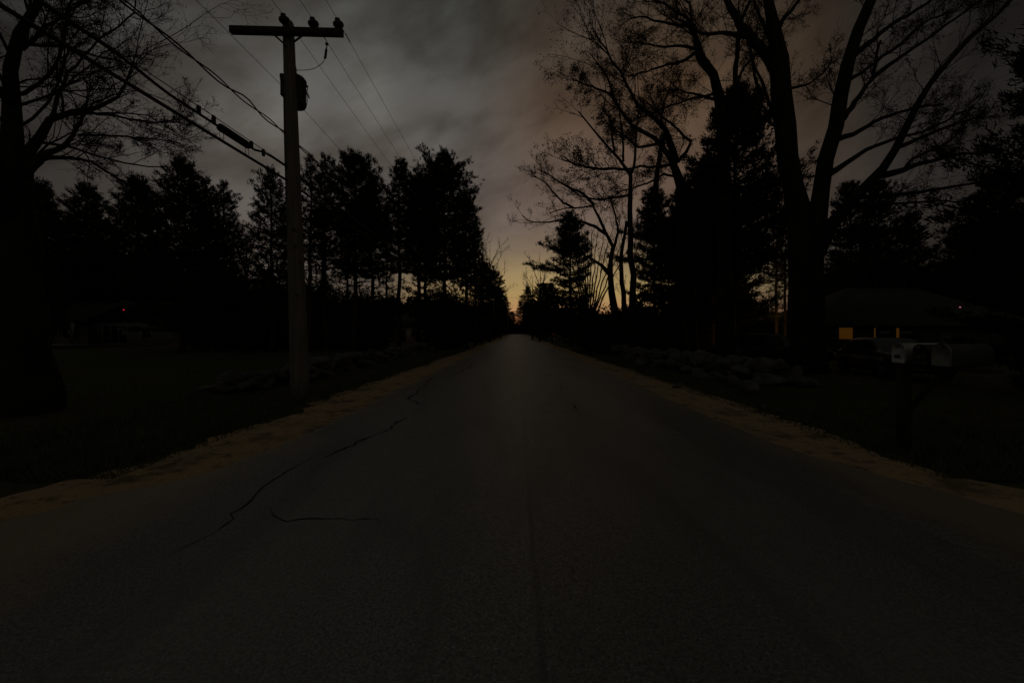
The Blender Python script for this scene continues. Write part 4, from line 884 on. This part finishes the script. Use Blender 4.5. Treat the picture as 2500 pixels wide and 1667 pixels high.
# far house with a porch light
h3 = thing('house', 'far dark house with one small white porch light, deep in the right woods', 'house', (15.5, 63, .05))
quadbox(MB(), -3, 4, 0, 6, -.3, 2.5).build('wall', M['greensiding'], h3); mb = MB(); gable(mb, -3, 4, 0, 6, 2.52, 4.3, 'x'); mb.build('roof', M['roof'], h3)
window(h3, (2.6, -.03, 1.4), .9, 1.1, (0, -1, 0)); MB().box((.6, -.03, 1.0), (.95, .08, 2.0)).build('door', M['door'], h3)
MB().lathe([(0, -.14), (.10, -.1), (.13, 0), (.1, .1), (0, .14)], P(1497, 814, 60) - np.array([15.5, 63, .05]), 10).build('porch_light', M['whitedot'], h3)
MB().lathe([(0, -.06), (.05, -.03), (.055, 0), (.04, .04), (0, .06)], P(1512, 815, 60) - np.array([15.5, 63, .05]), 8).build('porch_light', M['whitedot'], h3)

# ------------------------------------------------------------------ mailboxes
rail = thing('mailbox_stand', 'dark wooden mailbox stand, one thick post and a plank, on the right verge', 'mailbox stand', (4.98, 4.72, -.03))
MB().box((-.15, .25, .50), (.1, .1, 1.06)).build('post', M['post'], rail); MB().tubes(np.array([[-.12, .2, .55], [-.02, -.1, 1.04]]), np.array([.03, .03]), 4).build('brace', M['post'], rail)
MB().box((.05, -.03, 1.07), (.3, .92, .045)).build('plank', M['post'], rail)
def mailbox(name, label, y, w, h, m, plate):
    o = thing(name, label, 'mailbox', (4.80, y, 1.09-.015)); L = .47; n = 12
    def prof(xx, k=1.0):
        pts = [(xx, -w/2*k, 0), (xx, w/2*k, 0)]
        for a in np.linspace(0, math.pi, n): pts.append((xx, w/2*k*math.cos(a), h-w/2 + w/2*k*math.sin(a)))
        return pts
    a, b = prof(.0), prof(L); N = len(a); mb = MB(); k = np.arange(N)
    mb.add(a+b, np.stack([k, (k+1) % N, N+(k+1) % N, N+k], 1)); mb.ng.append(np.arange(N)); mb.ng.append(N+np.arange(N)[::-1]); mb.build('body', M['tank' if m == 'pale' else m], o)
    c, d = prof(-.022, 1.05), prof(-.002, 1.05); mb = MB(); mb.add(c+d, np.stack([k, (k+1) % N, N+(k+1) % N, N+k], 1)); mb.ng.append(np.arange(N)); mb.ng.append(N+np.arange(N)[::-1]); dr = mb.build('door', M['dull' if m == 'pale' else m], o)
    MB().box((-.035, 0, h*.86), (.025, .04, .03)).build('latch', M['steel'], dr)
    if plate: MB().box((-.026, .01, h*.33), (.006, w*.42, h*.17)).build('number_plate', M['dark'], dr)
    f = MB(); f.box((.33, w/2+.012, h*.5), (.16, .01, .02)); f.box((.39, w/2+.012, h*.5-.03), (.05, .01, .06)); f.build('flag', M['redbox'], o)
    return o
GM = 'mailboxes on the right verge stand'
mailbox('mailbox', 'white mailbox with a small dark plate on its door', 4.99, .165, .245, 'white', True)['group'] = GM
mailbox('mailbox', 'all-black mailbox between the two pale-doored mailboxes', 4.725, .165, .235, 'black', True)['group'] = GM
mailbox('mailbox', 'dark mailbox with a plain pale door, nearest the right edge', 4.49, .19, .25, 'pale', False)['group'] = GM
rm = thing('mailbox', 'dull red mailbox on a pale post, far off on the right verge', 'mailbox', (5.05, 53.5, .0))
MB().box((0, 0, .45), (.2, .2, .95)).build('post', M['yellowpost'], rm)
mb = MB(); nn = 10; pr = [(-.17, 0), (.17, 0)] + [(.17*math.cos(a), .22+.17*math.sin(a)) for a in np.linspace(0, math.pi, nn)]
N = len(pr); a = [(-.38, p[0], .95+p[1]) for p in pr]; b = [(.3, p[0], .95+p[1]) for p in pr]; k = np.arange(N); mb.add(a+b, np.stack([k, (k+1) % N, N+(k+1) % N, N+k], 1)); mb.ng.append(np.arange(N)); mb.ng.append(N+np.arange(N)[::-1]); mb.build('body', M['redbox'], rm)
sp = thing('post', 'thin upright post carrying a small box, beside the fan of bare stems', 'post', gpt(1438, 42))
MB().tubes(np.array([[0, 0, -.1], [.02, 0, 1.6], [0, 0, 3.4]]), np.array([.06, .055, .05]), 8).build('shaft', M['wood'], sp); MB().box((-.1, -.02, 2.35), (.28, .2, .5)).build('meter_box', M['tank'], sp)

# ------------------------------------------------------------------ cars
def car(label, loc, rz, sc=1.0, clad=True):
    o = thing('parked_car', label, 'car', loc, rz)
    st = [(-2.25, .50, .72, .78, .70), (-2.2, .38, .78, .84, .80), (-2.0, .30, .86, .93, .86), (-1.75, .26, .90, 1.02, .88), (-1.5, .24, .92, 1.36, .89), (-1.1, .22, .92, 1.45, .90), (-.4, .22, .92, 1.47, .90), (.2, .22, .92, 1.44, .90), (.65, .22, .92, 1.16, .90), (.95, .22, .92, .985, .90), (1.4, .24, .88, .95, .88), (1.85, .27, .80, .87, .85), (2.15, .34, .70, .76, .78), (2.28, .42, .62, .66, .66)]
    rows = []
    for (X, zb, zbelt, zt, w) in st:
        gh = zt-zbelt > .15; wr = w*.74 if gh else w*.92
        rows.append([(X, -w*.93, zb), (X, -w, zb+.16), (X, -w, zbelt-.1), (X, -w*.97, zbelt), (X, -wr, zt-.05 if gh else zt-.01), (X, -wr*.82, zt), (X, wr*.82, zt), (X, wr, zt-.05 if gh else zt-.01), (X, w*.97, zbelt), (X, w, zbelt-.1), (X, w, zb+.16), (X, w*.93, zb)])
    v = np.array(rows)*sc; n, r = v.shape[:2]; k = np.arange(n-1)[:, None]; j = np.arange(r)[None]; j2 = (j+1) % r
    mb = MB(); mb.add(v, np.stack(np.broadcast_arrays(k*r+j, k*r+j2, (k+1)*r+j2, (k+1)*r+j), -1).reshape(-1, 4)); mb.ng.append(np.arange(r)); mb.ng.append((n-1)*r+np.arange(r)[::-1]); mb.build('body', M['carpaint'], o, smooth=False)
    def pt(i, jj, off=.008): p = np.array(rows[i][jj]); p = p + np.array([0, math.copysign(off, p[1]), 0]); return p
    for s_ in (0, 1):
        for (ia, ib) in ((4, 5), (5, 6), (6, 7), (7, 8)):
            ja, jb = ((3, 4) if not s_ else (8, 7)); q_ = [pt(ia, ja), pt(ib, ja), pt(ib, jb), pt(ia, jb)]; c = sum(q_)/4; q_ = [c + (p-c)*.88 + np.array([0, (-.012 if not s_ else .012), 0]) for p in q_]
            MB().poly(np.array(q_ if s_ else q_[::-1])*sc).build('side_window', M['glass'], o)
        y_ = (-.915 if not s_ else .915)
        if clad:
            MB().box(np.array([-.62, y_*1.005, .70])*sc, np.array([2.35, .03, .15])*sc).build('side_trim', M['clad'], o); MB().box(np.array([1.03, y_*.99, .70])*sc, np.array([.85, .05, .15])*sc).build('side_trim', M['clad'], o)
        MB().box(np.array([.62, y_*1.07, .96])*sc, np.array([.1, .17, .11])*sc).build('mirror', M['carpaint'], o)
        for X in (-1.38, 1.38):
            w_ = MB().lathe(np.array([(.18, -.1), (.31, -.11), (.335, -.07), (.335, .07), (.31, .11), (.18, .1)])*sc, np.array([X, y_*.93, .335])*sc, 20, (0, 1, 0)).build('wheel', M['tyre'], o, smooth=True)
            MB().lathe(np.array([(.0, .03), (.06, .05), (.1, .03), (.19, .045), (.2, .0)])*sc, np.array([X, y_*1.0, .335])*sc, 16, (0, math.copysign(1, y_), 0)).build('rim', M['rim'], w_)
        MB().box(np.array([2.2, y_*.72, .62])*sc, np.array([.1, .34, .12])*sc).build('headlight', M['lampglass'], o); MB().box(np.array([-2.2, y_*.75, .74])*sc, np.array([.09, .24, .16])*sc).build('tail_light', M['redglass'], o)
    f = [np.array(rows[7][5]), np.array(rows[7][6]), np.array(rows[9][8])*[1, .9, 1], np.array(rows[9][3])*[1, .9, 1]]; MB().poly((np.array(f)+np.array([.02, 0, .012]))*sc).build('windscreen', M['glass'], o)
    f = [np.array(rows[5][6]), np.array(rows[5][5]), np.array(rows[3][3])*[1, .9, 1], np.array(rows[3][8])*[1, .9, 1]]; MB().poly((np.array(f)+np.array([-.03, 0, .012]))*sc).build('rear_window', M['glass'], o)
    MB().box(np.array([2.27, 0, .42])*sc, np.array([.1, 1.3, .16])*sc).build('bumper', M['carpaint'], o); MB().box(np.array([-2.26, 0, .46])*sc, np.array([.1, 1.3, .18])*sc).build('bumper', M['carpaint'], o)
    return o
car('dark parked car with a pale stripe along its side, behind the mailboxes', (14.3, 15.3, float(gz(14.3, 15.3))), math.atan2(-.96, -.28), 1.0)
car('dark parked car behind the boulders, just left of the big bare trunk', (10.9, 17.3, float(gz(10.9, 17.3))), math.atan2(-.12, .98), 1.0, False)

# ------------------------------------------------------------------ warm yard lamp hidden behind the big trunk
lp = thing('yard_lamp', 'warm yard lamp on a short post behind the big bare trunk', 'lamp', gpt(1957, 19.5))
MB().tubes(np.array([[0, 0, -.1], [0, 0, 1.75]]), np.array([.05, .045]), 8).build('post', M['black'], lp)
MB().lathe([(.05, 1.75), (.09, 1.8), (.11, 2.0), (.05, 2.05)], (0, 0, 0), 8).build('lantern_glass', M['warmlamp'], lp); MB().lathe([(.14, 2.05), (.1, 2.1), (.02, 2.18)], (0, 0, 0), 8).build('lantern_cap', M['black'], lp); MB().box((.08, -.13, 1.93), (.56, .02, .36)).build('added_light_shield', M['black'], lp)  # unseen panel added to keep the lamp's light off the near parked car
pl = bpy.data.lights.new('yard_lamp_light', 'POINT'); pl.energy = 45; pl.color = (1, .5, .1); pl.shadow_soft_size = .03
po = bpy.data.objects.new('yard_lamp_light', pl); COL.objects.link(po); po.parent = lp; po.location = (-.14, 0, 1.92)
for (px, d, hy, lb) in [(1898, 22, 470, 'slim pine trunk lit orange left of the yard lamp'), (1919, 22.5, 500, 'slim pine trunk lit orange close beside the big bare trunk')]:
    sh = top(px, hy, d)/zdim(p4); dup(p4, gpt(px, d), random.random()*6, (sh*.8, sh*.8, sh), lb, 'pine trunks lit by the yard lamp')
